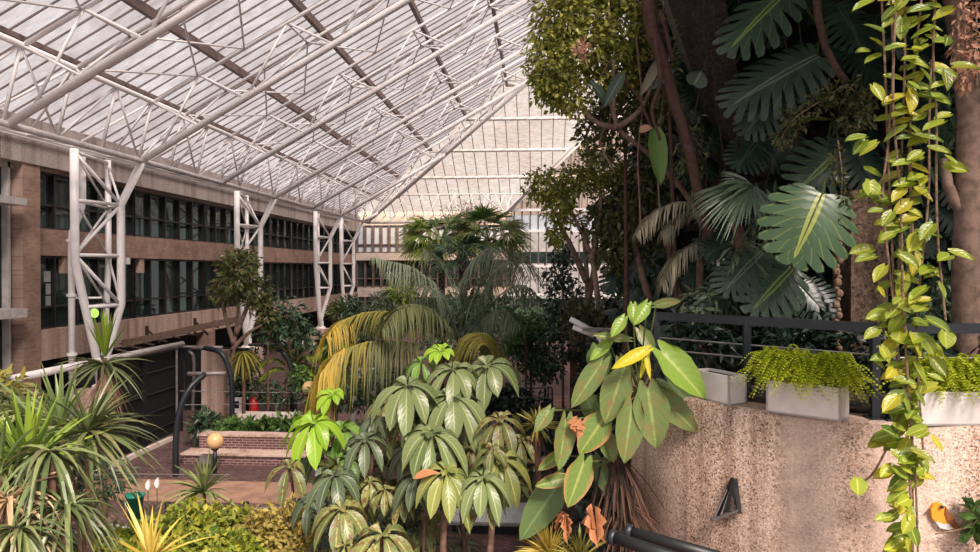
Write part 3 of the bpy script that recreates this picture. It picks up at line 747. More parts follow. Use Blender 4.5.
# terrace deck behind the drum, tower wall, and an added overhead shade slab
m = MB(); m.box(W(4.2, 8.0, -1.9), W(18, 20, -1.6)); m.box(W(2.2, 12.0, -1.9), W(4.3, 20, -1.6)); st(m.build('trim_5', M['shadeconc']))
m = MB(); m.box(W(2.9, 15, -5.6), W(18, 22, 14)); st(m.build('wall_right', M['shadeconc']))
m = MB(); m.box(W(2.0, 6.3, 4.6), W(18, 16, 5.2)); st(m.build('added_shade_slab', M['shadeconc']))  # out-of-view slab, added to keep sun and sky light off the jungle
m = MB(); m.prism([P(646, -60, 11.0), P(706, 110, 11.6), P(752, 160, 11.6), P(716, -60, 11.0)], (.2, 1.0, 0)); st(m.build('trim_7', M['shadeconc']))
m = MB(); m.box(W(P(851, 300, 9.8)[0], 9.8, -1.6), W(P(888, 300, 9.8)[0], 10.4, P(850, 190, 9.8)[2]-H)); m.build('concrete_pillar', M['pillarconc'], origin=P(868, 380, 9.8), label='rough stubby concrete pillar behind the railing under the split leaf', cat='pillar')
m = MB()
for i in range(26):
    c = P(838+2*math.sin(i*2), 222+i*5.5, 9.6); m.sphere(c, .04+.012*math.sin(i*3), 8, 6, (1, 1, 1.1))
m.tube([P(838, 215, 9.6), P(838, 365, 9.6)], .018, 6)
m.build('root_chain', M['stem'], origin=P(838, 365, 9.6), label='knobbly hanging chain beside the concrete pillar', cat='chain')
# railing
ZR = -.56
A_ = np.array((1.50, 9.15)); B_ = np.array((3.42, 7.42)); Cc = np.array((3.56, 7.36)); E_ = np.array((5.6, 7.45))
t = thing('terrace_railing', 'navy black steel balustrade with thin wire rails on the round terrace', 'railing', W(A_[0], A_[1], ZT))
def P3(p, z): return W(p[0], p[1], z)
for a, b_ in ((A_, B_), (Cc, E_)):
    m = MB(); m.bar(P3(a, ZR-.03), P3(b_, ZR-.03), .07, .10); m.build('top_rail', M['navy'], t)
    for dz in (-.31, -.46) if a is A_ else (-.33,):
        m = MB(); m.tube([P3(a, ZR+dz), P3(b_, ZR+dz+.0)], .011, 6); m.build('wire', M['grey'], t)
    m = MB(); m.bar(P3(a, ZT+.12), P3(b_, ZT+.12), .03, .05); m.build('bottom_rail', M['navy'], t)
mid = A_+(B_-A_)*.47
for p in (A_, mid, B_, Cc, (E_+Cc)/2+(.6, 0)):
    m = MB(); m.box(P3(p, ZT)-(.04, .04, 0), P3(p, ZR)+(.04, .04, 0)); m.box(P3(p, ZT)-(.08, .08, 0), P3(p, ZT)+(.08, .08, .02)); m.build('post', M['navy'], t)
for p in (B_, Cc):
    m = MB()
    for k in range(6): m.tube([P3(p, ZT+.3+k*.11)-(0, .05, 0), P3(p, ZT+.3+k*.11)-(0, .035, 0)], .012, 6)
    m.build('bolts', M['grey'], t)
# handrail of a stair behind (diagonal)
m = MB(); m.bar(P(640, 335, 11), P(722, 288, 11.5), .06, .06); m.bar(P(680, 345, 11), P(700, 300, 11), .04, .04); m.build('stair_rail', M['navy'], origin=P(655, 330, 11), label='dark sloping handrail behind the terrace railing', cat='handrail')
# square planters on ledge
def boxplanter(name, lab, p0, p1, depth, z0, hgt):
    p0 = np.array(p0); p1 = np.array(p1); d = nrm(p1-p0); nn = np.array((-d[1], d[0]))*depth
    t = thing(name, lab, 'planter box', W((p0[0]+p1[0])/2, (p0[1]+p1[1])/2, z0), 'pale planter boxes on the ledge')
    c = [p0, p1, p1+nn, p0+nn]; i_ = .03
    m = MB(); th = .025
    for k in range(4):
        a, b_ = c[k], c[(k+1) % 4]; dd = nrm(b_-a); n2 = np.array((-dd[1], dd[0]))*th
        m.prism([W(*a, z0), W(*b_, z0), W(*b_, z0+hgt), W(*a, z0+hgt)], (n2[0], n2[1], 0))
    m.prism([W(*q, z0) for q in c], (0, 0, .02)); m.build('box', M['planter'], t)
    q = [W(*(np.array(x)*(1-.06)+np.mean(c, 0)*.06), z0+hgt-.05) for x in c]
    m = MB(); m.prism(q, (0, 0, .02)); m.build('soil', M['soil'], t); return t
def xy(px, Y): return (P(px, 400, Y)[0], Y)
pl1 = boxplanter('planter_box', 'small pale planter box with bare soil beside the philodendron leaves', xy(692, 8.55), xy(729, 8.0), .26, ZT, .33)
pl2 = boxplanter('planter_box', 'pale planter box overflowing with lime fern in the middle of the ledge', xy(766, 7.7), xy(841, 7.22), .26, ZT, .34)
pl3 = boxplanter('planter_box', 'pale planter box with fern at the right behind the hanging vine', xy(918, 7.1), (4.95, 7.2), .24, ZT, .33)
# debris twigs on ledge
# bracket lamp on the drum
def onDrum(px, py, off=0.0):
    r = P(px, py, 1.0)-np.array((0, 0, H)); r /= np.linalg.norm(r); o_ = np.array((0-DX, 0-DY)); d = r[:2]
    a = d@d; b_ = 2*o_@d; c = o_@o_-(DR+off)**2; s = (-b_-math.sqrt(b_*b_-4*a*c))/(2*a); return r*s+np.array((0, 0, H))
t = thing('wall_bracket', 'dark folded metal bracket with a clear plastic tray on the drum wall', 'bracket', onDrum(733, 480))
a = onDrum(733, 478, .02); b_ = onDrum(716, 519, .02); c = onDrum(738, 512, .02)
m = MB(); m.bar(a, b_, .05, .03); m.bar(a+(.015, -.02, 0), c+(.0, -.05, 0), .045, .05); m.bar(a+(-.01, -.05, -.02), onDrum(726, 512, .1), .035, .03)
m.bar(onDrum(735, 482, .05), onDrum(737, 505, .05), .06, .02); m.build('arms', M['black'], t)
m = MB(); m.prism([onDrum(710, 520, .02), onDrum(738, 512, .02), onDrum(738, 512, .16), onDrum(713, 522, .16)], (0, 0, .03)); m.build('tray', M['grey'], t)
m = MB()
for k in range(4): m.bar(onDrum(714+k*6, 520-k*2, .04), onDrum(727+k*3, 490, .05), .01, .01)
m.build('wires', M['whitedull'], t)
# robin on drum
t = thing('robin_ornament', 'small painted robin with orange breast and brown wing on the drum wall', 'bird ornament', onDrum(943, 527, .04))
def od(px, py, o=.04): return onDrum(px, py, o)
out = [(931, 509), (934, 505), (938, 503), (942, 504), (946, 509), (950, 515), (952, 522), (945, 525), (938, 524), (932, 518)]
m = MB(); m.prism([od(*p) for p in out], (0, .05, 0)); m.build('breast', M['orange'], t)
out = [(946, 507), (950, 513), (955, 520), (960, 527), (962, 531), (957, 530), (952, 527), (948, 522), (945, 514)]
m = MB(); m.prism([od(*p, .05) for p in out], (0, .05, 0)); m.build('wing', M['robinbrown'], t)
out = [(936, 522), (944, 524), (951, 524), (955, 528), (948, 530), (940, 528)]
m = MB(); m.prism([od(*p, .045) for p in out], (0, .05, 0)); m.build('belly', M['whitepaint'], t)
m = MB(); m.sphere(od(942, 507, .06), .017, 10, 8); m.build('eye', M['black'], t)
m = MB(); m.prism([od(931, 510), od(931, 513), od(927, 513)], (0, .03, 0)); m.build('beak', M['robinbrown'], t)
# two dark pipes at the foot of the drum
for lab, a, b_ in (('upper thick black pipe slanting out below the drum', (628, 531, 6.7), (735, 562, 6.3)), ('lower thick black pipe slanting out below the drum', (612, 537, 6.4), (700, 566, 6.0))):
    a = P(*a); b_ = P(*b_); t = thing('pipe', lab, 'pipe', a, 'black pipes below the drum')
    m = MB(); m.tube([a, b_], .055, 12); m.build('tube', M['black'], t, True); m = MB(); m.tube([b_, (b_[0], b_[1], 0)], .04, 8); m.build('support', M['black'], t, True); m = MB(); m.tube([a-(b_-a)*.02, a+(b_-a)*.04], .07, 12); m.build('collar', M['navy'], t, True)

m = MB(); m.box(W(-22, 64.3, -5.6), W(-17, 64.5, 1)); st(m.build('wall_far', M['dark']))
t = thing('dark_enclosure', 'tall dark screened enclosure below the long pale rail', 'enclosure', W(-12.45, 21.3, -5.6))
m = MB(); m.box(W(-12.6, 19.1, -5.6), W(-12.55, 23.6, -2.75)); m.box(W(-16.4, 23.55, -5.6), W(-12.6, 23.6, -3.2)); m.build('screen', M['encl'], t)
for zz in (-3.3, -4.0, -4.6, -5.2):
    m = MB(); m.tube([W(-12.5, 19.1, zz), W(-12.5, 23.6, zz)], .02, 6); m.build('wire_rail', M['navy'], t)
for yy in (19.15, 21.3, 23.5):
    m = MB(); m.box(W(-12.55, yy-.05, -5.6), W(-12.42, yy+.05, -2.7)); m.build('post', M['black'], t)

t = thing('glazed_doors', 'black glazed doors in the shade under the slab, beyond the pale rail', 'doors', W(-14.2, 27, -5.6))
for k in range(4):
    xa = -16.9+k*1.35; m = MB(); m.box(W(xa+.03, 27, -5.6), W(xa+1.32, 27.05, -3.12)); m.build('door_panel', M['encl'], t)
m = MB(); m.box(W(-16.9, 26.95, -3.2), W(-11.5, 27.1, -3.1)); m.build('head_rail', M['black'], t)
m = MB(); xa = P(205, 380, 26.3)[0]; xb = P(227, 380, 26.3)[0]; m.box(W(xa, 26.0, -5.6), W(xb, 26.6, -3.1)); m.build('brick_pillar', M['slab'], origin=W(xa, 26.3, -5.6), label='short tan pillar under the slab between the dark hoops', cat='pillar')
# ================================================================== PLANTS
L = {}
L['umb'] = leafmat('umbrella_leaf_green', ['56683e', '6a7a4c', '808c5c', '606c46'], .32, .22, 'bcc68c', 9)
L['umbd'] = leafmat('umbrella_leaf_dark', ['3f4c38', '4d5842', '5a6448'], .35, .18, '8fa077', 9)
L['umbb'] = leafmat('umbrella_leaf_bright', ['7fae2c', 'a5cc3a', '8fbf35'], .3, .35, 'd6e67c', 9)
L['umbg'] = leafmat('umbrella_leaf_fresh', ['5f8a38', '7aa046', '6c9040'], .32, .3, 'a6cc70', 9)
L['umbo'] = leafmat('umbrella_leaf_olive', ['6f7440', '8b8e52', '59663b', 'a09a58'], .4, .22, 'c4bd80', 9, ('6a4a2e', 14))
L['umby'] = leafmat('umbrella_leaf_yellowing', ['7a8648', '929650', '6c7c44', 'a49c50'], .35, .25, 'd2cf8a', 9)
L['yel'] = leafmat('yellow_palm_leaflet', ['c2a544', 'd6bc58', 'aea050'], .5, .4)
L['ygr'] = leafmat('olive_yellow_leaflet', ['8a8a48', '9c9648', 'a89a48', '77793f'], .5, .35)
L['oli'] = leafmat('olive_palm_leaflet', ['5f6844', '74794e', '808255', '565f3e'], .5, .3)
L['gpalm'] = leafmat('grey_green_palm_leaflet', ['66725a', '7c876c', '566250', '8e967c'], .4, .25)
L['dpalm'] = leafmat('dark_palm_leaflet', ['48543f', '59654e', '6a745a'], .45, .2)
L['gfan'] = leafmat('mid_green_fan_leaf', ['66784a', '7e8e58', '98a066', 'a8a470'], .45, .3)
L['lime'] = leafmat('lime_fan_leaf', ['70882e', '8ca23a', '5c7834', 'a4b446'], .4, .4)
L['yucca'] = leafmat('grey_green_sword_leaf', ['4c5a36', '606c42', '747a4e', '3e4a32', '857f58'], .4, .25)
L['tan'] = leafmat('tan_dry_sword_leaf', ['a88a6a', 'c0a282', '8a6e52', 'b8a27c'], .6, .3)
L['brown'] = leafmat('dead_brown_leaf', ['5a4032', '6e4c3a', '47322a'], .7, .2)
L['yblade'] = leafmat('yellow_sword_leaf', ['c8b050', 'd8c468', 'b09a44'], .4, .4)
L['hedge'] = leafmat('yellow_green_hedge_leaf', ['8e9a30', '6a8230', 'b0ac40', '4c682a', 'c0b848', '3e5428'], .45, .4)
L['hedgetan'] = leafmat('straw_hedge_leaf', ['b09a50', '948a4a', 'c4ac60', '7c7a40'], .5, .4)
L['shrub'] = leafmat('mid_green_shrub_leaf', ['3a5a30', '4f7038', '62803c', '2f4a2a'], .4, .3)
L['dshrub'] = leafmat('dark_shrub_leaf', ['2e4430', '3f573e', '50684a', '354a34'], .35, .15)
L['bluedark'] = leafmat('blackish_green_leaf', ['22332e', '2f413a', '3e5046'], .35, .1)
L['ficus'] = leafmat('ficus_leaf', ['6a7430', '8c903e', '545c2a', 'aca84c', '424a24'], .32, .35)
L['ficusd'] = leafmat('dim_ficus_leaf', ['4c5230', '62643c', '3a402a', '747248'], .4, .3)
L['magn'] = leafmat('magnolia_leaf', ['4c5a30', '6b6c3a', '3c5030', '7a6a3c'], .35, .25)
L['mon'] = leafmat('split_leaf_green', ['37493c', '405443'], .28, .12, '8fa45c', 8)
L['monr'] = leafmat('split_leaf_main', ['3f5a3c', '486344'], .28, .14, 'b4bc5a', 8)
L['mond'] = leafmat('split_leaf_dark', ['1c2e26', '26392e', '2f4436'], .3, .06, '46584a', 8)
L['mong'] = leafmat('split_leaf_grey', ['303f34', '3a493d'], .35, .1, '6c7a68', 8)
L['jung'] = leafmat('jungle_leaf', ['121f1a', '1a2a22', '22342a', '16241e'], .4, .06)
L['phil'] = leafmat('philodendron_leaf', ['62763f', '74874e', '5a6f42'], .35, .25, 'a8b668', 7, ('8a7a4a', 9))
L['phill'] = leafmat('philodendron_light_leaf', ['7fa040', '90b048'], .32, .3, 'c4d070', 7)
L['phild'] = leafmat('philodendron_dark_leaf', ['586c3e', '627646'], .35, .2, '7a9560', 7)
L['phily'] = leafmat('philodendron_yellow_leaf', ['d8cc28', 'e2d83a'], .35, .4, 'f0ea80', 7)
L['phile'] = leafmat('philodendron_scorched_leaf', ['7a9048', '6f8840'], .4, .25, 'b4b868', 7, None, .4, 'c08a62')
L['orange'] = leafmat('orange_dead_leaf', ['b87850', 'c88c62', 'a86c48'], .6, .35)
L['poth'] = leafmat('pothos_leaf', ['8aa02e', 'b4b63c', '6c8630', 'a2b040', '4e6a2c', 'c4b83c'], .28, .35, 'd8d870', 5)
L['fern'] = leafmat('lime_fern_leaflet', ['b0c02e', 'ccd63c', '98ae2c', 'dce050'], .45, .4)
L['pink'] = leafmat('pinkish_dry_leaf', ['c49a84', 'b0846c', 'd0a890'], .6, .3)
L['twig'] = M['stem']

def ground(c): return (float(c[0]), float(c[1]), 0.0)
def trunk(t, pts, r0, r1, mat='bark', name='trunk', n=20, wob=.0):
    q = catmull(pts, n); q[1:-1] += rng.normal(0, wob, (n-2, 3)) if wob else 0
    m = MB(); m.tube(q, np.linspace(r0, r1, n), 8); return m.build(name, M[mat], t, True)

# ---------- umbrella-leaved plants: whorls of drooping leaflets
def whorl(t, px, py, Y, rp, key, n=9, flat=.0, face=.55):
    c = P(px, py, Y); R = rp/F*Y*1.12
    m = MB(); a = np.arange(n)/n*2*np.pi+rng.random()*6+rng.normal(0, .1, n)
    ax = nrm(np.array((rng.normal(0, .12), -face, 1.0)))
    x = nrm(np.cross(ax, (0, 1, .1))); y = np.cross(ax, x)
    el = rng.normal(.1+flat, .16, n)
    D = np.cos(a)[:, None]*x+np.sin(a)[:, None]*y; D = nrm(D*np.cos(el)[:, None]+ax*np.sin(el)[:, None])
    Nn = nrm(ax-D*(D@ax)[:, None])
    Ls = R*(1.0+rng.normal(0, .1, n))
    strips(m, c+D*R*.1, D, Ls, R*.42*(1+rng.normal(0, .08, n)), .88-.5*flat, Nn, 8, prof_obov, .16)
    for i in range(n): m.tube([c, c+D[i]*R*.14], .008, 4)
    n2 = n//2
    a = rng.random(n2)*6.28; D = nrm(np.cos(a)[:, None]*x*.6+np.sin(a)[:, None]*y*.6+ax*.7)
    strips(m, c, D, R*.5, R*.2, .35, nrm(ax-D*(D@ax)[:, None]), 6, prof_obov, .15)
    o = m.build('leaf_whorl', L[key], t, True); return o
def umbrella(lab, whorls, base, mat='bark', r=.035):
    Y = whorls[0][2]; b = P(base[0], base[1], Y)
    t = thing('umbrella_plant', lab, 'plant', ground(b), 'umbrella leaved plants in the middle')
    top = max(whorls, key=lambda w_: -w_[1]); tp = P(top[0], top[1]+2, top[2])
    trunk(t, [(b[0], b[1], 0), (b[0]+.05, b[1], b[2]*.6), b, (b*.4+tp*.6)+(0, .05, 0), tp], r*1.3, r*.6, mat)
    for w_ in whorls:
        p = P(w_[0], w_[1], w_[2])
        if w_ is not top:
            s = b*.65+tp*.35; s = s if s[2] < p[2]-.05 else np.array((b[0], b[1], p[2]-.5)); trunk(t, [s, (s*.4+p*.6)-(0, 0, .06), p], r*.6, r*.4, mat, 'branch', 10)
        whorl(t, *w_)
    return t
umbrella('grey green umbrella leaved plant drooping at the left of the tall group', [(407, 386, 10.2, 36, 'umb', 9), (400, 424, 10.4, 22, 'umbo', 8)], (404, 520))
umbrella('tallest umbrella leaved plant with three large pale green leaf whorls', [(453, 370, 10.6, 30, 'umb', 9), (487, 366, 10.8, 36, 'umb', 9), (453, 397, 10.3, 36, 'umb', 10), (441, 352, 11, 17, 'umbb', 8, .5), (421, 362, 11, 18, 'umbg', 7)], (462, 520))
umbrella('umbrella leaved plant with a broad glossy dome of leaves in the middle', [(432, 434, 9.6, 35, 'umb', 11), (419, 474, 9.5, 27, 'umbd', 8)], (424, 540))
umbrella('umbrella leaved plant with yellowing leaves and one orange leaf', [(446, 472, 9.2, 33, 'umby', 9)], (443, 552), 'bark', .05)
c = P(440, 473, 9.1); o = MB(); strips(o, c, (-1, -.2, .15), .38, .16, .3, (0, -.5, 1), 7, prof_obov, .1); 
o.build('leaf', L['orange'], bpy.data.objects['umbrella_plant.003'], True)['label'] = 'orange withered leaf'
umbrella('umbrella leaved plant with hanging leaves in front of the white bench', [(483, 478, 9.1, 30, 'umb', 9), (500, 460, 9.4, 32, 'umby', 10), (500, 420, 9.9, 26, 'umbo', 8), (492, 448, 9.3, 18, 'umbo', 5), (487, 500, 9.1, 20, 'umbo', 5)], (490, 556), 'bark', .05)
umbrella('dull grey umbrella leaved plant left of the glossy dome', [(365, 440, 9.8, 26, 'umbd', 9), (375, 420, 10.2, 18, 'umbd', 7), (370, 482, 9.7, 18, 'umbo', 9), (385, 490, 9.6, 17, 'umbo', 8), (400, 500, 9.6, 16, 'umbo', 8)], (363, 545))
umbrella('dark green umbrella leaved plant beside the straw coloured hedge', [(334, 476, 9.4, 29, 'umbd', 9), (341, 509, 9.0, 30, 'umbo', 9)], (338, 552))
umbrella('lowest umbrella leaved plant with coarse brownish leaves at the bottom edge', [(382, 534, 8.6, 38, 'umbo', 8), (345, 545, 8.7, 26, 'umbo', 7)], (380, 580))
umbrella('bright yellow green umbrella leaved plant beyond the hedge', [(313, 423, 12, 33, 'umbb', 9), (333, 396, 12.6, 20, 'umbb', 8, .4), (342, 428, 12.4, 26, 'umbg', 8), (347, 458, 12, 24, 'umbg', 8), (320, 452, 12.3, 26, 'umbd', 8)], (330, 520))
umbrella('small dull umbrella leaved plant over the paving edge', [(289, 466, 11.5, 23, 'umbo', 6)], (297, 530))

umbrella('dim umbrella leaved plant filling the gap behind the glossy dome', [(385, 402, 11.4, 22, 'umbo', 9), (468, 425, 11.4, 26, 'umbd', 9), (410, 448, 11.2, 24, 'umbd', 9), (470, 448, 11, 22, 'umbo', 9), (520, 440, 11, 20, 'umbo', 8)], (430, 520))
umbrella('dim low umbrella leaved plant behind the coarse brownish one', [(400, 505, 10.2, 28, 'umbd', 10), (425, 520, 10, 24, 'umbo', 9), (355, 500, 10.2, 24, 'umbo', 9), (310, 500, 10.6, 22, 'umbd', 8)], (390, 560))
# ---------- feather palm with arching fronds
Yp = 15
t = thing('feather_palm', 'large feather palm with arching grey green and yellow fronds in the centre', 'palm', ground(P(465, 350, Yp)))
cr = P(462, 345, Yp)
trunk(t, [(cr[0], Yp, 0), (cr[0], Yp, cr[2]*.5), cr], .22, .16, 'barkdark')
def fr(pts, ll, key, n=46, wd=.035, drop=1.4, fwd=.3, t0=.12, lab=None, out=.5):
    m = MB(); frond(m, [P(*p) for p in pts], ll, wd, n, drop, t0, fwd, out); o = m.build('frond', L[key], t)
    if lab: o['label'] = lab
fr([(458, 335, Yp), (440, 295, 15), (412, 268, 14.6), (372, 258, 14.2)], .7, 'gpalm', 64, drop=1.0, out=.8, lab='grey green arching frond')
fr([(458, 335, Yp), (445, 300, 15.4), (420, 275, 15.6), (388, 272, 15.6)], .7, 'gpalm', 60, drop=1.0, out=.8)
fr([(460, 335, Yp), (468, 285, 14.6), (484, 255, 14.2), (500, 248, 13.8), (510, 262, 13.4)], .7, 'gpalm', 64, drop=1.0, out=.8)
fr([(463, 335, Yp), (488, 285, 15), (507, 264, 14.7), (524, 262, 14.4), (532, 280, 14)], .72, 'gpalm', 64, drop=1.0, out=.8)
fr([(465, 338, Yp), (495, 300, 15.6), (520, 285, 15.6), (540, 300, 15.4)], .6, 'dpalm', 50, drop=.9, out=.8)
fr([(465, 338, Yp), (480, 300, 16), (492, 270, 16.4), (502, 262, 16.6)], .6, 'dpalm', 50, drop=.9, out=.8)
fr([(462, 338, Yp), (455, 295, 16), (440, 262, 16.8), (425, 248, 17)], .6, 'dpalm', 50, drop=.9, out=.8)
fr([(458, 340, Yp), (432, 310, 14.6), (405, 305, 14.2), (384, 318, 13.8)], .62, 'oli', 70, .04, 1.2, lab='domed olive frond')
fr([(458, 342, Yp), (440, 320, 14.3), (418, 308, 13.9), (396, 312, 13.5), (382, 330, 13.2)], .6, 'oli', 70, .04, 1.2)
fr([(450, 345, Yp), (405, 316, 14.8), (370, 312, 14.8), (343, 322, 14.8), (330, 338, 14.8)], .55, 'ygr', 60, .04, 1.3)
# the yellow frond: olive towards the crown, yellow at the tip
path = [P(452, 350, 14.8), P(410, 343, 14), P(372, 342, 13.5), P(340, 352, 13.2), P(322, 372, 13)]
q = catmull(path, 100)
for a, b_, key, lab in ((20, 52, 'oli', 'olive inner half of the long frond'), (50, 70, 'ygr', None), (68, 100, 'yel', 'bright yellow outer half of the long frond')):
    m = MB(); seg = q[a:b_]; k = int((b_-a)*1.3)
    frond(m, seg[::max(1, len(seg)//6)], .72 if key != 'yel' else .64, .045, k, 1.5, .0, .25, .35, False); o = m.build('frond', L[key], t)
    if lab: o['label'] = lab
m = MB(); q = [P(350, 318, 15), P(336, 325, 14.6), P(326, 338, 14.4)]; frond(m, q, .5, .04, 30, 1.3, 0, .3, .5, False); m.build('frond', L['yel'], t)
fr([(470, 350, Yp), (474, 338, 14.2), (478, 333, 13.4), (484, 345, 12.8)], .75, 'ygr', 60, .045, 1.2, .2, .1, 'olive frond arching towards the viewer', .9)
fr([(466, 345, Yp), (476, 334, 14), (488, 338, 13.4), (494, 355, 13)], .6, 'oli', 40, .045, 1.2)
# spent fibres in the crown
m = MB(); rosette(m, cr-(0, 0, .3), 80, 1.0, .03, -1.3, .3, .6); m.build('dead_leaf_skirt', L['brown'], t)

# ---------- fan palms behind
def fanleaf(mb, c, D, R, n=22, spread=2.2, wd=.05, drop=.3, nv=None):
    D = nrm(np.array(D, float)); nv = nrm(np.array((0, -.5, .8)) if nv is None else nv); nv = nrm(nv-D*np.dot(nv, D)); S = np.cross(D, nv)
    a = np.linspace(-spread/2, spread/2, n)+rng.normal(0, .02, n)
    dd = np.cos(a)[:, None]*D+np.sin(a)[:, None]*S
    strips(mb, np.tile(c, (n, 1)), dd, R*(.85+.15*np.cos(a)), wd, drop*(.7+.6*rng.random(n)), nrm(nv+rng.normal(0, .1, (n, 3))), 4, prof_blade, .25)
def fanpalm(name, lab, px, py, Y, nl, R, pet, key, base_py=None, mat='barkdark', seed=1, group=None, up=.35, wd=.05, dead=True, tr=.16):
    c = P(px, py, Y); t = thing(name, lab, 'palm', ground(c), group)
    trunk(t, [(c[0], c[1], 0), (c[0]+.1, c[1], c[2]*.55), c], tr, tr*.8, mat)
    for i in range(nl):
        a = i*2.4+seed; e = .95-1.25*(i/nl)+rng.normal(0, .1)
        D = np.array((math.cos(a)*math.cos(e), math.sin(a)*math.cos(e), math.sin(e)+up*.3)); D = nrm(D)
        m = MB(); tip = c+D*pet; m.tube([c, c+D*pet*.5+(0, 0, .04), tip], .014, 5)
        fanleaf(m, tip, nrm(D+(0, 0, -.25)), R*(.85+.3*rng.random()), 22, 2.6, wd, .35, nrm(np.array((0, -.35, .9))+rng.normal(0, .2, 3)))
        m.build('fan_leaf', L[key] if isinstance(key, str) else L[key[i % len(key)]], t)
    if dead:
        m = MB(); rosette(m, c-(0, 0, .15), 40, R*1.2, .04, -1.45, -.6, .4); m.build('dead_leaf_skirt', L['brown'], t)
    return t
fanpalm('fan_palm', 'left bright fan palm crown behind the feather palm', 440, 243, 30, 26, 1.25, 1.0, ['gfan', 'lime', 'gfan', 'shrub'], seed=1, group='fan palms behind the feather palm', wd=.1)
fanpalm('fan_palm', 'right fan palm crown in front of the far white gable', 488, 240, 30, 24, 1.25, 1.0, ['gfan', 'shrub', 'gfan', 'oli'], seed=2, group='fan palms behind the feather palm', wd=.1)
fanpalm('fan_palm', 'low dark fan palm between the two taller fan palms', 462, 262, 27, 14, .9, .8, 'dshrub', seed=3, group='fan palms behind the feather palm', wd=.09)
t = thing('bare_shrub', 'thin grey flowering shrub sticking up above the fan palms', 'shrub', ground(P(465, 260, 31)))
c = P(465, 245, 31); trunk(t, [(c[0], 31, 0), c], .08, .05, 'barkgrey')
m = MB(); cloud(m, P(466, 218, 31), (1.5, 1.0, .95), 700, .14, .4, .2, .4, .3); m.build('foliage', leafmat('dull_pink_grey_leaf', ['8a7a6c', '6a6f52', 'a08a80', '5a6044'], .6, .3), t)
m = MB()
for i in range(16): m.tube([c, c+rdir(1, .9)[0]*np.array((1.5, 1, 1.9))*(.7+.4*rng.random())], [.03, .01], 4)
m.build('twigs', M['barkgrey'], t)

# ---------- shrubs and trees of small leaves
def shrub(name, lab, cat, blobs, key, n, size, base, wd=.5, trunkpts=None, tr=.05, mat='bark', group=None, kind=None, drop=.3, twigs=0, prof=prof_oval, up=-.2):
    c0 = P(*blobs[0][:3]); t = thing(name, lab, cat, ground(P(base[0], base[1], base[2])), group)
    vol = [b[3]*b[4] for b in blobs]; tot = sum(vol)
    m = MB()
    for b, v in zip(blobs, vol):
        c = P(*b[:3]); s = b[2]/F; cloud(m, c, (b[3]*s, min(b[3], b[4])*s*.9, b[4]*s), max(8, int(n*v/tot)), size, wd, .35, up, drop, prof=prof)
    m.build('foliage', L[key], t)
    if trunkpts:
        for pts in trunkpts: trunk(t, [P(*p) if len(p) == 3 and p[1] > -900 else p for p in pts], tr, tr*.5, mat, 'branch' if pts is not trunkpts[0] else 'trunk', 16)
    else:
        b = P(*base); trunk(t, [(b[0], b[1], 0), P(*blobs[0][:3])], tr, tr*.5, mat)
    if twigs:
        m = MB()
        for i in range(max(twigs, 12)):
            b = blobs[i % len(blobs)]; c = P(*b[:3]); s = b[2]/F; d = rdir(1, .3)[0]; m.tube([c-(0, 0, b[4]*s*.4), c+d*np.array((b[3], b[3], b[4]))*s*.9], [.025, .006], 4)
        m.build('twigs', M[mat], t)
    return t
def gp(px, Y): return P(px, 400, Y)[0]
shrub('magnolia_tree', 'small magnolia like tree with coarse olive leaves before the second column', 'tree', [(240, 262, 24, 22, 16), (224, 290, 24, 14, 18), (255, 292, 24, 17, 20), (240, 275, 23.6, 22, 22)], 'magn', 1300, .28, (232, 400, 24), .38,
      [[(232, 415, 24), (232, 370, 24), (236, 330, 24), (242, 270, 24)], [(234, 345, 24), (224, 310, 24), (220, 280, 24)], [(236, 335, 24), (250, 300, 24), (258, 280, 24)], [(232, 350, 24), (246, 335, 24), (262, 325, 24)]], .09, 'barkgrey', twigs=10)
shrub('dark_shrub', 'dark glossy shrub between the magnolia like tree and third column', 'shrub', [(285, 318, 25, 24, 22), (300, 332, 25, 16, 16), (270, 330, 24.6, 14, 16)], 'dshrub', 900, .28, (287, 380, 25), .4, twigs=6)
shrub('dull_shrub', 'brown olive shrub on the left of the dark glossy shrub', 'shrub', [(268, 318, 24.4, 13, 14), (262, 304, 24.4, 12, 10)], 'magn', 260, .26, (268, 380, 24.4), .4)
# light green palms on brick bed
def rosplant(name, lab, cat, px, py, Y, n, Lp, wp, key, e0=-.3, e1=1.3, drop=.5, base=None, tr=.05, mat='bark', group=None, skirt=0, nseg=4, az=None, skey='brown', parts=2):
    c = P(px, py, Y); s = Y/F; t = thing(name, lab, cat, ground(c), group)
    if tr: trunk(t, [(c[0], c[1], 0), (c[0]+.03, c[1], c[2]*.5), c], tr, tr*.8, mat)
    m = MB(); rosette(m, c, n, Lp*s, wp*s, e0, e1, drop, nseg=nseg, az=az); m.build('leaf_rosette', L[key], t)
    if skirt: m = MB(); rosette(m, c-(0, 0, .05), skirt, Lp*s*.8, wp*s, -1.5, -.5, .3); m.build('dead_leaf_skirt', L[skey], t)
    return t
def smallpalm(lab, px, py, Y, fr_, ll, key, group=None, wd=.05, n=26):
    c = P(px, py, Y); t = thing('small_palm', lab, 'palm', ground(c), group); trunk(t, [(c[0], c[1], 0), c], .09, .07, 'barkdark')
    for (dx, dy, up) in fr_:
        a = c; b = P(px+dx*.5, py+dy*.5-up, Y-.2); d = P(px+dx, py+dy, Y-.3); m = MB(); frond(m, [a, b, d], ll, wd, n, .35, .15, .5, .8, True, 4, .012); m.build('frond', L[key], t)
    return t
smallpalm('light green feathery palm with layered fronds behind the pale kerb wall', 292, 372, 25.5, [(-30, -8, 8), (-22, -28, 6), (2, -34, 0), (25, -14, 8), (-30, 6, 6), (22, 4, 8), (12, -26, 4), (-12, -36, 2)], .65, 'lime', None, .09)
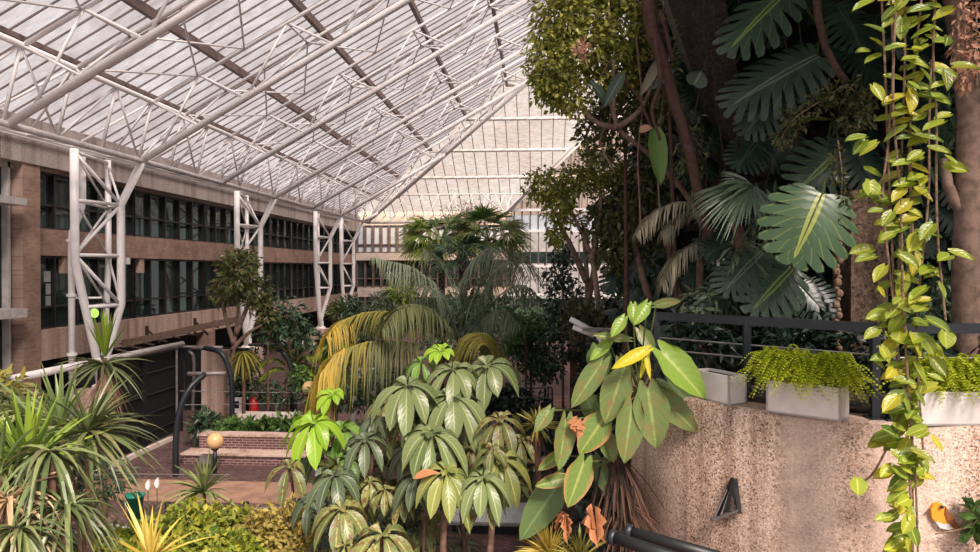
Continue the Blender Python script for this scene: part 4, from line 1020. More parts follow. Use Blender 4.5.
smallpalm('small lime green palm beside the grey hoop', 335, 355, 22, [(-18, 0, 8), (-8, -16, 2), (12, -8, 6), (16, 6, 6), (-12, 12, 4)], .5, 'lime', None, .08)
rosplant('drooping_palm', 'pale drooping palm tuft on the magnolia trunk side', 'palm', 243, 352, 23.6, 60, 26, 2.6, 'ygr', -1.4, .2, .6, tr=.07, skirt=0)
# plants in brick bed
for i, (px, py, Y, rx, ry) in enumerate([(205, 424, 21.5, 14, 12), (232, 428, 21.3, 16, 10), (262, 428, 21.3, 16, 10), (290, 427, 21.3, 16, 11), (320, 438, 21.2, 20, 12), (352, 436, 21.2, 20, 14)]):
    labs = ['leftmost low green bed plant behind the brick planter wall, under the pale hoop', 'low broad leaved bed plant directly behind the nearer globe lamp', 'low bed plant in front of the pale kerb wall, right of the globe lamp', 'low bed plant at the right end of the pale kerb wall', 'low dark bed plant behind the bright umbrella leaves', 'low dark bed plant behind the grey umbrella leaves']
    c = P(px, py+8, Y); t = thing('bed_plant', labs[i], 'plant', (c[0], c[1], H-5.6+.75), 'plants in the brick bed')
    m = MB(); s = Y/F; cloud(m, P(px, py, Y), (rx*s, .5, ry*s), 260, .34, .34, .3, .3, .5); m.build('foliage', L['shrub' if i not in (0, 4, 5) else 'dshrub'], t)
    m = MB(); rosette(m, (c[0], c[1], .75), 12, .3, .02, .6, 1.5, .1); m.build('stems', L['gfan'], t)
# dark mass around centre: shrub, small tree, ivy
shrub('bushy_shrub', 'dense dark green bush in front of the far gable, right of the feather palm', 'shrub', [(531, 345, 18, 30, 32), (520, 330, 18, 20, 18), (545, 365, 17.6, 22, 20)], 'dshrub', 2600, .15, (531, 400, 18), .45, twigs=8)
shrub('bushy_shrub', 'lighter green bush top just above the dense dark bush', 'shrub', [(526, 325, 17.4, 22, 14), (512, 340, 17.2, 12, 16)], 'shrub', 700, .13, (526, 400, 17.4), .45)
shrub('slender_tree', 'slender dark tree silhouetted against the far white gable', 'tree', [(563, 255, 22, 12, 15), (558, 275, 22, 18, 14), (566, 300, 22, 26, 22), (560, 325, 22, 26, 20)], 'bluedark', 1500, .2, (563, 400, 22), .45, twigs=8)
shrub('ivy_clad_trunk', 'slim pale trunk wrapped in ivy before the board fence', 'tree', [(586, 320, 17, 8, 26), (600, 316, 17, 16, 16), (572, 318, 17, 12, 20), (612, 305, 17, 12, 10)], 'ficusd', 1100, .12, (588, 400, 17), .6,
      [[(588, 400, 17), (588, 340, 17), (587, 280, 17), (584, 240, 17)], [(587, 282, 17), (578, 262, 17), (568, 240, 17), (558, 222, 17)], [(588, 300, 17), (594, 270, 17), (597, 240, 17)]], .09, 'barkgrey')
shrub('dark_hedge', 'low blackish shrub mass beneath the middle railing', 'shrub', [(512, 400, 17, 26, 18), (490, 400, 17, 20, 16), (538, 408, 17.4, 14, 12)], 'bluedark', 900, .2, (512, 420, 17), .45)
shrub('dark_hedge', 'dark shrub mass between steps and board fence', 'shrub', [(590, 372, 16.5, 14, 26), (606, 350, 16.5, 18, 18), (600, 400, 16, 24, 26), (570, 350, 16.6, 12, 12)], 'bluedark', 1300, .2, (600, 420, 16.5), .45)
shrub('dark_hedge', 'dark mixed foliage low behind the umbrella leaved plants', 'shrub', [(380, 385, 17, 30, 22), (350, 395, 17, 26, 18), (410, 410, 17, 26, 18), (450, 420, 17, 34, 22)], 'dshrub', 2000, .2, (400, 430, 17), .4)
shrub('dark_hedge', 'dark foliage band under the third and fourth columns', 'shrub', [(330, 345, 30, 22, 14), (360, 330, 32, 24, 16), (392, 320, 32, 20, 16)], 'dshrub', 900, .34, (350, 370, 30), .45)
for lab, px, py, rx, ry, key in (('rounded olive cycad clump beside the far corner column', 338, 311, 10, 8, 'oli'), ('rounded grey green clump left of the yellow fronds', 351, 308, 14, 12, 'dshrub'), ('dull green clump right of the far corner column', 385, 302, 18, 12, 'gpalm'), ('lime green clump low behind the arching grey fronds', 400, 292, 16, 8, 'lime')):
    shrub('clump_shrub', lab, 'shrub', [(px, py, 36, rx, ry)], key, 420, .42, (px, 330, 36), .22, group='clump shrubs by the far corner')
shrub('distant_shrub', 'dark shrub bank along the foot of the far building', 'shrub', [(400, 315, 42, 36, 16), (460, 310, 42, 40, 22), (520, 315, 42, 36, 22), (570, 315, 40, 26, 20)], 'dshrub', 1800, .45, (460, 330, 42), .45)
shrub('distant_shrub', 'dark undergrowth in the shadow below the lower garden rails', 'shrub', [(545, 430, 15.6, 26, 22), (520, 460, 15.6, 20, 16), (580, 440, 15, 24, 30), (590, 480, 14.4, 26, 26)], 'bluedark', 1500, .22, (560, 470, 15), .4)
# lower hedge across the bottom left
hb = [(190, 528, 11.5, 36, 26), (235, 530, 11.7, 34, 26), (150, 540, 11.2, 34, 22), (105, 545, 11, 36, 18), (70, 552, 10.8, 30, 14), (215, 552, 10.6, 60, 22), (120, 560, 10.4, 60, 16)]
shrub('hedge', 'yellow green leafy hedge along the bottom left edge', 'hedge', hb, 'hedge', 6500, .15, (180, 600, 11.2), .55, twigs=14, up=.3)
shrub('straw_hedge', 'straw coloured twiggy hedge between yellow green hedge and umbrella plants', 'hedge', [(290, 525, 11, 30, 28), (262, 530, 11.2, 26, 24), (300, 548, 10.6, 36, 18), (250, 552, 10.8, 26, 14)], 'hedgetan', 2600, .12, (285, 600, 11), .5, twigs=40, mat='stem', up=.3)
shrub('dark_undergrowth', 'dark green undergrowth below the leaf whorls at bottom centre', 'shrub', [(400, 548, 9.8, 50, 24), (360, 560, 9.8, 50, 20), (330, 520, 10.4, 18, 24)], 'bluedark', 900, .2, (400, 600, 9.8), .2, up=.3)
rosplant('narrow_leaf_plant', 'grey blue narrow leaved plant low between the whorls and the bench', 'plant', 430, 535, 10.4, 60, 34, 3.4, 'yucca', -.2, 1.4, .5, tr=.03)
rosplant('narrow_leaf_plant', 'small grey narrow leaved plant in front of the white bench left end', 'plant', 462, 545, 11.4, 40, 24, 3, 'gpalm', -.2, 1.4, .5, tr=.03)
rosplant('spiky_plant', 'tan green spiky rosette left of the philodendron', 'plant', 537, 425, 9.6, 46, 26, 3.2, 'ygr', -.6, 1.2, .15, tr=.05, skirt=18)
rosplant('spiky_plant', 'pale yellow spiky tuft at the bottom edge left of the black pipes', 'plant', 550, 556, 8.6, 70, 40, 4, 'yblade', -.1, 1.5, .25, tr=.03)
rosplant('spiky_plant', 'pale grass tuft at the bottom edge below the philodendron', 'plant', 580, 562, 8.4, 60, 38, 3, 'ygr', -.1, 1.5, .25, tr=.03)
# ---------- yuccas on the left
yg = 'sword leaved plants at the left'
def fanclump(name, lab, heads, base, group=None, mat='bark', tr=.06, skirt=None):
    """cabbage-palm like plant: several heads of sword leaves on one stem"""
    b = P(*base); t = thing(name, lab, 'palm', ground(b), group)
    for i, (px, py, Y, n, Lp, wp, key, e0, e1, drop, az) in enumerate(heads):
        c = P(px, py, Y); s = Y/F
        trunk(t, [(b[0], b[1], 0), (b[0]*.7+c[0]*.3, b[1]*.7+c[1]*.3, c[2]*.55), c], tr, tr*.7, mat, 'stem')
        m = MB(); rosette(m, c, n, Lp*s, wp*s, e0, e1, drop, nseg=5, az=az); m.build('leaf_head', L[key], t)
    return t
fanclump('cabbage_palm', 'cabbage palm with upright lime tuft growing in front of the first column', [(105, 358, 15, 26, 46, 4.4, 'lime', 1.0, 1.5, .08, None), (104, 364, 15, 44, 52, 3.6, 'yucca', -.35, .5, .45, None)], (104, 430, 15), yg)
t = bpy.data.objects['cabbage_palm']; m = MB(); rosette(m, P(106, 370, 15), 110, .95, .05, -1.55, -1.0, .2); rosette(m, P(104, 395, 15), 60, .8, .05, -1.55, -.9, .2); m.build('dead_leaf_skirt', L['pink'], t)
fanclump('cabbage_palm', 'big bright green sword leaved plant at the left edge', [(28, 470, 8.6, 60, 88, 7, 'lime', .3, 1.45, .25, None), (20, 468, 8.6, 40, 80, 6, 'yucca', -.5, .6, .5, None)], (25, 540, 8.6), yg)
fanclump('cabbage_palm', 'sword leaved plant fanning right across the dark undercroft', [(88, 432, 9.4, 90, 80, 5, 'yucca', -.5, 1.15, .4, None), (60, 425, 9.8, 40, 70, 5, 'gfan', .2, 1.3, .3, None)], (90, 520, 9.4), yg)
fanclump('cabbage_palm', 'star shaped drooping grey green plant left of the hedge', [(50, 452, 8.0, 44, 74, 6.5, 'yucca', -.6, .5, .75, None), (66, 508, 7.8, 70, 72, 5, 'yucca', -.6, .8, .75, None)], (60, 560, 8), yg)
fanclump('cabbage_palm', 'low tan leaved plant in the bottom left corner', [(8, 500, 7.6, 40, 80, 6, 'tan', -.5, .7, .6, None), (0, 470, 8.2, 40, 90, 6, 'gfan', -.3, 1.0, .5, None), (20, 530, 7.4, 50, 70, 5, 'yucca', -.7, .6, .7, None)], (6, 560, 7.6), yg)
fanclump('cabbage_palm', 'dull palm behind the bright green plant at the left edge', [(30, 415, 10.5, 60, 75, 5, 'gfan', -.5, .9, .6, None), (5, 400, 11, 60, 60, 5, 'oli', -.8, .8, .7, None)], (20, 480, 10.5), yg)
shrub('yellowed_shrub', 'yellowish brown shrub at the left edge below the long rail', 'shrub', [(2, 392, 12, 20, 22), (12, 410, 12, 18, 16)], 'ygr', 400, .26, (4, 450, 12), .3)
shrub('dark_undergrowth', 'dark undergrowth behind the left sword leaved plants', 'shrub', [(40, 450, 11.5, 60, 40), (100, 480, 12, 40, 26), (30, 520, 10, 60, 40), (10, 470, 10.5, 40, 50)], 'dshrub', 2200, .24, (40, 560, 11), .2)
rosplant('small_yucca', 'small green yucca in front of the nearer globe lamp', 'plant', 204, 492, 12.6, 80, 46, 3.6, 'gfan', -.6, 1.5, .35, tr=.04)
rosplant('yellow_blade_plant', 'yellow sword leaved plant rising at the bottom edge in the hedge', 'plant', 150, 562, 8.8, 26, 70, 5, 'yblade', .35, 1.4, .2, tr=.04)
# white blooms
for lab, px, py in (('left of two white pointed blooms near the teal bucket', 148, 486), ('right of two white pointed blooms near the teal bucket', 157, 484)):
    c = P(px, py, 15.2); t = thing('white_bloom', lab, 'flower', ground(c), 'white blooms'); m = MB(); strips(m, c-(0, 0, .1), (.1, 0, 1), .26, .12, 0, (0, -1, 0), 5, prof_oval, .3); m.build('spathe', M['whitepaint'], t)
    m = MB(); m.tube([ground(c), c-(0, 0, .1)], .012, 5); m.build('stem', M['greenstem'], t)

# ---------- philodendron on the drum's edge
Yf = 8.3
t = thing('philodendron', 'large philodendron with long arrow shaped leaves climbing the left edge of the drum', 'plant', ground(P(612, 460, 9.0)))
hub = P(640, 392, 8.75)
q = [(hub[0]-.35, 8.9, 0), (hub[0]-.3, 8.85, 1.6), P(612, 470, 8.7), P(622, 425, 8.7), hub, P(650, 350, 8.8)]
trunk(t, q, .05, .03, 'barkdark', 'stem', 24)
PL = [(622, 374, 605, 424, 27, 'phil', 0), (632, 405, 625, 464, 26, 'phil', -.15), (648, 390, 657, 449, 32, 'phil', -.1), (657, 395, 699, 432, 25, 'phil', .1), (668, 382, 712, 424, 36, 'phild', .25), (662, 352, 707, 398, 30, 'phill', -.1),
      (602, 362, 571, 408, 20, 'phil', .1), (646, 350, 612, 368, 11, 'phily', -.2), (566, 420, 560, 471, 21, 'phil', -.1), (604, 418, 579, 454, 27, 'phile', 0), (584, 462, 568, 508, 24, 'phile', -.2),
      (633, 305, 634, 325, 12, 'phill', .2), (647, 304, 634, 325, 12, 'phill', -.1), (624, 318, 611, 337, 11, 'phill', 0), (627, 339, 592, 334, 9, 'phil', .1), (609, 342, 590, 360, 11, 'phill', .15), (605, 434, 614, 463, 18, 'phil', .05),
      (560, 482, 519, 541, 30, 'phild', .25), (566, 478, 535, 486, 13, 'phile', .1), (620, 358, 629, 378, 13, 'phil', .2), (645, 352, 651, 380, 5, 'phily', -.1), (598, 348, 601, 380, 24, 'phild', .4), (648, 352, 640, 378, 6, 'phily', .0),
      (585, 392, 598, 430, 18, 'phild', .45), (640, 330, 655, 352, 14, 'phil', .4), (560, 455, 538, 470, 12, 'phile', .1), (596, 460, 612, 500, 16, 'phild', .5), (550, 410, 535, 432, 14, 'phil', .2), (615, 385, 600, 395, 12, 'phil', .3), (656, 305, 682, 300, 10, 'phil', .5)]
for (ax_, ay, bx, by, w_, key, dy) in PL:
    a = P(ax_, ay, Yf+dy); b = P(bx, by, Yf+dy-.12); m = MB()
    heartleaf(m, a, b, w_/F*Yf*1.12, nrm(np.array((rng.normal(0, .25), -1, .45))), .10, .16)
    o = m.build('leaf', L[key], t, True)
    if key == 'phily': o['label'] = 'bright yellow leaf'
    if key == 'phile': o['label'] = 'leaf with scorched tan edge'
    m = MB(); m.tube(catmull([hub if ay < 440 else P(612, 460, 8.6), (a+hub)/2-(0, -.1, .12) if ay < 440 else (a+P(612, 460, 8.6))/2, a], 8), .011, 5); m.build('leaf_stalk', M['greenstem'], o)
for lab, pts in (('orange curled dead leaf', (578, 418, 578, 437, 16)), ('hanging tan dead leaf', (590, 505, 598, 545, 18)), ('hanging tan dead leaf', (563, 512, 560, 540, 12))):
    m = MB(); a = P(pts[0], pts[1], 8.1); b = P(pts[2], pts[3], 8.1); [strips(m, a+rng.normal(0, .02, 3), b-a+rng.normal(0, .09, 3), np.linalg.norm(b-a)*(.6+.5*rng.random()), pts[4]/F*8.1*.6, .1, rdir(1)[0], 9, lambda t: prof_oval(t)*(1+.35*np.sin(t*19)), .6) for _ in range(5)]; o = m.build('dead_leaf', L['orange' if 'orange' in lab else 'orange'], t, True); o['label'] = lab
m = MB(); rosette(m, P(618, 455, 8.9), 60, .8, .04, -1.5, -.6, .35); rosette(m, P(625, 500, 8.9), 60, .7, .04, -1.5, -.2, .35); m.build('dead_stems', L['brown'], t)
m = MB(); 
for i in range(16):
    a = P(600+rng.random()*36, 450+rng.random()*40, 8.7); m.tube([a, a+np.array((rng.normal(0, .15), -.05, -.5-.4*rng.random()))], .014, 5)
m.build('aerial_roots', M['barkdark'], t)
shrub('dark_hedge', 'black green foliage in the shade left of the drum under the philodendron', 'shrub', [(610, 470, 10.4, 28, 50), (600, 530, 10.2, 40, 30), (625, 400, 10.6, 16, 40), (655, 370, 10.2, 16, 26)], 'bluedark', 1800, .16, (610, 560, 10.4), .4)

# ---------- fern tufts in the planter boxes
def fern(lab, x0, x1, Yv, py, parent_loc, nfr=60, reach=.34, key='fern', cy=None):
    t = thing('fern', lab, 'fern', parent_loc, 'lime ferns in the planter boxes')
    for grp in range(6):
        m = MB()
        for i in range(nfr//6):
            s = rng.random(); c = x0*(1-s)+x1*s+rng.normal(0, .015, 3); a = rng.random()*2*np.pi; e = rng.random()
            D = np.array((math.cos(a), math.sin(a)-.25, 0)); D = nrm(D)*reach*(.5+.6*rng.random())
            if grp % 2: D[1] = -abs(D[1])
            hh = .08+.30*e; k2 = 1.15-.6*e; D = D*k2; p0 = c+D*.25+(0, 0, hh*.7); p1 = c+D*.6+(0, 0, hh); p2 = c+D+(0, 0, hh*.75-.15*(1-e)-.03)
            frond(m, [p0, p1, p2], .08, .036, 13, .25, .05, .45, .8, 'tri', 2, .002)
        m.build('frond_cluster', L[key], t)
    return t
fz = ZT+.30
a = xy(770, 7.66); b = xy(843, 7.34)
fern('lime green fern overflowing the middle planter box', W(a[0], a[1]+.05, fz), W(b[0], b[1]+.05, fz), 7.6, 380, W((a[0]+b[0])/2, a[1], fz), 340, .50)
a = xy(925, 7.2)
fern('lime green fern in the right planter box behind the hanging vine', W(a[0], a[1]+.08, fz), W(4.85, 7.3, fz), 7.2, 380, W(4.2, 7.2, fz), 260, .42)
# ---------- hanging pothos vine
t = thing('pothos_vine', 'long curtain of hanging yellow green pothos vine at the right', 'vine', P(912, -30, 6.7))
strands = [[(884, -30), (886, 80), (889, 180), (893, 260), (896, 330), (903, 400), (908, 470), (914, 560)], [(896, -30), (895, 100), (903, 200), (902, 300), (908, 400), (915, 480), (918, 560)],
           [(922, -30), (918, 60), (912, 150), (910, 230), (905, 330), (912, 420), (914, 500), (914, 556)], [(938, -30), (936, 50), (932, 120), (937, 180), (941, 240), (945, 300), (944, 320)],
           [(905, -30), (906, 60), (900, 140), (900, 240), (898, 300), (912, 350)], [(912, 120), (911, 200), (913, 260)], [(930, 60), (934, 130), (928, 200), (918, 320), (920, 400), (926, 470)],
           [(890, -30), (891, 60), (888, 140), (884, 200), (893, 280), (897, 340)], [(905, 380), (895, 430), (875, 470), (862, 484)]]
for s_ in strands:
    m = MB(); Yv = 6.55+rng.random()*.2; pts = [np.array(P(x+rng.normal(0, 1.5), y, Yv+rng.normal(0, .02))) for x, y in s_]; pts = ([np.array((pts[0][0], pts[0][1], H+4.62))]+pts) if s_[0][1] < 0 else pts; m.tube(catmull(pts, 48), .010, 6); m.build('vine_stem', M['stem'], t)
ctr = lambda y: np.interp(y, [0, 60, 150, 250, 330, 400, 480, 552], [908, 912, 905, 912, 905, 908, 908, 908])
spr = lambda y: np.interp(y, [0, 60, 150, 250, 330, 400, 480, 552], [36, 36, 34, 34, 32, 22, 18, 15])
k = 0
for band in range(6):
    m = MB()
    for i in range(56):
        y = band*94-10+i*1.67+rng.normal(0, 4); x = ctr(y)+spr(y)*np.clip(rng.normal(0, .6), -1.2, 1.2)
        if rng.random() < .12 and y < 340 or (x > 911 and y > 476): continue
        Yv = 6.45+rng.random()*.3; a = P(x, y, Yv); ang = rng.normal(0, .5)+(-1.25 if rng.random() < .62 else 1.0)
        Lf = (11+9*rng.random())/F*Yv*1.15; d = np.array((math.sin(ang), rng.normal(-.25, .3), -abs(math.cos(ang))*.8-.05)); d = nrm(d)
        heartleaf(m, a, a+d*Lf, Lf*.62, nrm(np.array((rng.normal(0, .4), -.7, .8))), .16, .13, 5, .14)
    m.build('leaf_cluster', L['poth'], t, True)
for (x, y) in ((857, 487), (870, 190), (945, 340)):
    m = MB(); a = P(x, y-8, 6.5); heartleaf(m, a, P(x+2, y+9, 6.45), .17, (0.1, -1, .4), .1, .13, 5); m.build('leaf', L['poth'], t, True)
t = thing('dried_vine', 'curtain of dried pinkish leaves hanging beside the pothos at top right', 'vine', P(962, -30, 7.0))
m = MB()
for (x, y, ry) in ((962, 10, 26), (958, 50, 30), (970, 45, 22), (978, 10, 20), (964, 78, 12), (978, 60, 16)): cloud(m, P(x, y, 7.0), (.07, .07, ry/100), 60, .07, .5, .2, -.6, .3)
m.build('dry_leaves', L['pink'], t)
m = MB(); 
for x in (958, 964, 976): m.tube([(P(x, -30, 7)[0], 7, H+4.62), P(x, -30, 7), P(x+1, 85, 7)], .008, 5)
m.build('vine_stem', M['stem'], t)
shrub('lower_vine', 'dark green leaves hanging at the right edge beside the robin', 'vine', [(982, 518, 6.9, 12, 14), (978, 532, 6.9, 10, 6)], 'shrub', 60, .16, (978, 530, 7.0), .6, [[(985, 500, 6.95), (972, 525, 6.95), (935, 534, 6.95)]], .012, 'stem')

# ---------- jungle on the tower: split leaved plants and trunks
def monplant(lab, leaves, base, group='split leaved climbers on the dark tower', Yd=0):
    b = P(*base); t = thing('split_leaf_plant', lab, 'plant', b, group)
    for (ax_, ay, bx, by, w_, Y, key) in leaves:
        a = P(ax_, ay, Y); e = P(bx, by, Y-.25); m = MB()
        monstera(m, a, e, w_/F*Y*1.1, nrm(np.array((rng.normal(0, .3) if key != 'monr' else .05, -1, .5))), 8 if key in ('monr', 'mon') else 11, .18, .26 if key == 'monr' else .36, .5 if key == 'monr' else .34)
        o = m.build('leaf', L[key], t, True)
        m = MB(); m.tube(catmull([b, (a+b)/2+(0, .1, .15), a], 10), .018, 5); m.build('leaf_stalk', M['greenstem'], o)
    return t
monplant('split leaved climber with one large bright leaf above the concrete pillar', [(822, 194, 792, 266, 84, 9.0, 'monr')], (836, 185, 10.2))
monplant('split leaved climber with big dim leaves at the top right of the trunk', [(817, 56, 722, 104, 66, 10, 'mong'), (786, 84, 742, 134, 46, 10.2, 'mong'), (838, 4, 868, 50, 58, 10.4, 'mond'), (790, -12, 722, 50, 60, 10.2, 'mon')], (826, 40, 11.4))
monplant('dark split leaved climber behind the largest bright leaf', [(842, 150, 795, 192, 60, 10.2, 'mon'), (850, 138, 882, 192, 52, 10.2, 'mond'), (760, 138, 735, 168, 42, 10.6, 'mond'), (790, 130, 770, 170, 44, 10.8, 'mond'), (830, 180, 870, 230, 50, 10.6, 'mond')], (832, 120, 11.6))
monplant('low split leaved climber just behind the terrace railing', [(762, 252, 720, 292, 54, 9.8, 'mong'), (792, 268, 748, 314, 58, 9.6, 'mon'), (742, 282, 700, 312, 40, 10, 'mong'), (800, 285, 832, 318, 46, 9.9, 'mond'), (745, 236, 703, 254, 40, 10.2, 'mond'), (775, 300, 800, 335, 50, 10, 'mond')], (772, 250, 11.2))
# big background mass of dark leaves, in separate climbers
jb = [('dark climber mass high on the left of the tower', [(700, 60, 13, 50, 80), (670, 150, 13, 40, 60)]), ('dark climber mass at the top centre of the tower', [(770, 60, 13, 60, 90), (780, -30, 12.5, 60, 50)]),
      ('dark climber mass at the top right of the tower', [(870, 80, 13, 60, 110), (960, 60, 13, 50, 110)]), ('dark climber mass low behind the railing', [(720, 270, 13, 70, 60), (800, 220, 12.5, 60, 70)]),
      ('dark climber mass at the right behind the trunk', [(930, 230, 12.5, 70, 80), (890, 330, 11.5, 90, 40)]), ('dark climber mass at the foot of the tower left', [(660, 290, 13, 50, 60), (640, 220, 13, 40, 60)])]
for lab, bl in jb:
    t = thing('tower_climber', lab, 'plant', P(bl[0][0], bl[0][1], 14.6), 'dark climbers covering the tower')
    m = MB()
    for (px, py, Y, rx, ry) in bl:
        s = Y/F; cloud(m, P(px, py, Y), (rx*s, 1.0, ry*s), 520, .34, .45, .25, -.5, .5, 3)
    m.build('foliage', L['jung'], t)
    m = MB()
    for (px, py, Y, rx, ry) in bl:
        for i in range(9):
            x = px+rng.normal(0, rx*.5); y = py+rng.normal(0, ry*.5); an = rng.normal(0, .8)
            a = P(x, y, Y-.8); e = a+np.array((math.sin(an)*.5, -.25, -.5))
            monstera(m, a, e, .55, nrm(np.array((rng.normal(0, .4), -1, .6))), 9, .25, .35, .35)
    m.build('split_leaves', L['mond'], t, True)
# fan-like lit leaf with its trunk
t = thing('fan_leaf_palm', 'palm with a finely cut pale green leaf on a curved bare trunk behind the railing', 'palm', P(742, 300, 10))
trunk(t, [P(742, 300, 10), P(740, 240, 10), P(731, 212, 10), P(724, 196, 10)], .09, .06, 'bark', wob=.003)
for D, R, sp, key, n in (((-1, -.3, -.30), .95, 1.3, 'mon', 26), ((-.2, -.5, -.5), .65, 1.8, 'mong', 20), ((.8, -.3, -.2), .7, 1.6, 'mong', 20), ((-.7, -.2, .3), .6, 1.2, 'mon', 18)):
    m = MB(); fanleaf(m, P(752, 186, 9.7) if D[0] < 0 else P(728, 192, 9.9), D, R, n, sp, .06, .3, (0, -.7, .7)); m.build('fan_leaf', L[key], t)
# grey drooping palm fronds
t = thing('grey_palm', 'palm with drooping tan grey fronds left of the curved bare trunk', 'palm', ground(P(700, 250, 11)))
cx = P(706, 208, 10.6); trunk(t, [(cx[0], cx[1], H-1.6), P(700, 280, 10.6), cx], .07, .05, 'barkgrey')
kk = leafmat('tan_grey_frond', ['85806a', '9a947c', '6c6a58', 'aaa48c'], .5, .25)
L['kk'] = kk
for pts in ([(704, 206, 10.6), (680, 202, 10.4), (655, 212, 10.2), (636, 234, 10)], [(708, 240, 10.6), (690, 246, 10.3), (672, 262, 10.1), (663, 284, 10)], [(704, 210, 10.6), (680, 214, 10.6), (662, 232, 10.5)]):
    m = MB(); frond(m, [P(*p) for p in pts], .34, .03, 44, .9, .1, .6, .5, True, 4, .012); m.build('frond', kk, t)
# trunks
def bigtrunk(name, lab, paths, mat, base, r):
    t = thing(name, lab, 'tree trunk', base)
    for i, (pts, r0, r1) in enumerate(paths): trunk(t, [P(*p) for p in pts], r0*r, r1*r, mat, 'trunk' if i == 0 else 'branch', 20, .004)
    return t
bigtrunk('tree_trunk', 'thick smooth grey brown trunk with a fork at the right edge', [([(966, 400, 8.9), (966, 300, 8.8), (968, 200, 8.8), (970, 120, 8.9), (964, 60, 9.1), (950, -30, 9.4)], 1, .75), ([(965, 220, 8.8), (950, 190, 8.8), (944, 160, 8.9)], .45, .3), ([(970, 110, 8.9), (985, 70, 8.9), (1000, 20, 9)], .6, .5)], 'barkgrey', P(966, 400, 8.9), .17)
bigtrunk('tree_trunk', 'slim brown bare stem curving down from the top of the jungle', [([(815, -20, 9.4), (819, 20, 9.4), (829, 55, 9.4), (846, 82, 9.3)], 1, .8)], 'barkred', P(815, -20, 9.4), .055)
bigtrunk('tree_trunk', 'twisted reddish trunk against the slanting dark beam', [([(648, -10, 10.2), (652, 30, 10.2), (662, 60, 10.2), (672, 95, 10.2), (688, 145, 10.2), (700, 200, 10.2), (716, 260, 10.4)], 1, .7), ([(655, 40, 10.1), (660, 80, 10), (652, 110, 10), (660, 140, 10)], .35, .2), ([(672, 60, 10.2), (668, 40, 10.1), (660, 10, 10)], .3, .2)], 'barkred', P(716, 260, 10.4), .10)
bigtrunk('tree_trunk', 'thin trunk leaning behind the tan grey fronds', [([(650, 300, 12), (641, 270, 12), (634, 240, 12), (632, 200, 12)], 1, .7)], 'barkgrey', P(650, 300, 12), .07)
bigtrunk('tree_trunk', 'pale trunk rising in the dark left of the terrace railing', [([(682, 300, 12), (676, 285, 12), (670, 262, 12), (668, 230, 12)], 1, .8)], 'bark', P(682, 300, 12), .07)
# small-leaved hanging creeper
shrub('hanging_creeper', 'small leaved creeper hanging from the slim bare stem', 'creeper', [(845, 92, 9.3, 26, 14), (820, 102, 9.3, 20, 10), (795, 120, 9.3, 16, 12), (783, 138, 9.3, 10, 10), (852, 118, 9.3, 16, 16), (862, 108, 9.2, 14, 20)], 'ficusd', 900, .085, (846, 84, 9.3), .5, [[(846, 84, 9.3), (825, 98, 9.3), (795, 118, 9.3), (780, 140, 9.3)], [(846, 84, 9.3), (862, 100, 9.3), (862, 125, 9.3)]], .012, 'stem')
shrub('hanging_creeper', 'thin trailing creeper left of the hanging pothos', 'creeper', [(838, 165, 9.0, 6, 24), (846, 195, 9.0, 6, 18), (838, 220, 9, 5, 14)], 'ficusd', 150, .08, (838, 140, 9), .5, [[(838, 140, 9), (842, 180, 9), (838, 225, 9)]], .01, 'stem')
# ficus with its trailing crown at the left of the jungle
t = shrub('ficus_tree', 'sunlit small leaved ficus crown hanging at the top left of the jungle', 'tree', [(562, 20, 10.6, 34, 40), (552, 62, 10.4, 30, 34), (590, 45, 10.8, 36, 46), (625, 30, 11, 32, 46), (568, 98, 10.4, 22, 18), (548, 85, 10.4, 20, 20), (600, -10, 10.8, 66, 26), (620, 80, 11, 22, 26)], 'ficus', 9500, .10, (617, 130, 10.6), .55,
      [[(716, 262, 11.5), (690, 200, 11.3), (650, 155, 11), (617, 127, 10.6), (614, 90, 10.6), (613, 60, 10.6)], [(617, 128, 10.6), (600, 124, 10.5), (585, 112, 10.5), (575, 95, 10.5)], [(617, 128, 10.6), (640, 110, 10.6), (655, 80, 10.6)]], .05, 'barkgrey', twigs=16)
t['label'] = 'sunlit small leaved ficus crown hanging at the top left of the jungle'
shrub('ficus_tree', 'dimmer middle layer of small leaved foliage beneath the sunlit ficus crown', 'tree', [(625, 120, 11.2, 30, 30), (650, 100, 11.4, 26, 40), (600, 110, 11.2, 14, 26), (585, 130, 11, 10, 22), (640, 60, 11.4, 22, 40), (602, 150, 11, 22, 16)], 'ficusd', 3000, .11, (630, 200, 11.6), .5, twigs=14, mat='barkred')
shrub('ficus_tree', 'drooping small leaved foliage clump above the white gable', 'tree', [(545, 185, 12, 22, 18), (560, 205, 12, 18, 26), (575, 180, 12, 18, 18), (600, 170, 12, 24, 24), (556, 235, 12, 10, 14)], 'ficus', 2600, .105, (598, 260, 12), .5, [[(598, 300, 12), (592, 260, 12), (578, 225, 12), (560, 195, 12)], [(592, 260, 12), (600, 210, 12), (600, 180, 12)]], .05, 'barkgrey', twigs=10)
shrub('ficus_tree', 'lower dull foliage mass beside the thin leaning trunk', 'tree', [(625, 210, 12, 32, 34), (645, 180, 12, 24, 34), (612, 250, 12, 22, 26), (640, 245, 12.2, 26, 24), (590, 225, 12, 12, 20)], 'ficusd', 3200, .11, (625, 330, 12), .5, twigs=10, mat='barkred')
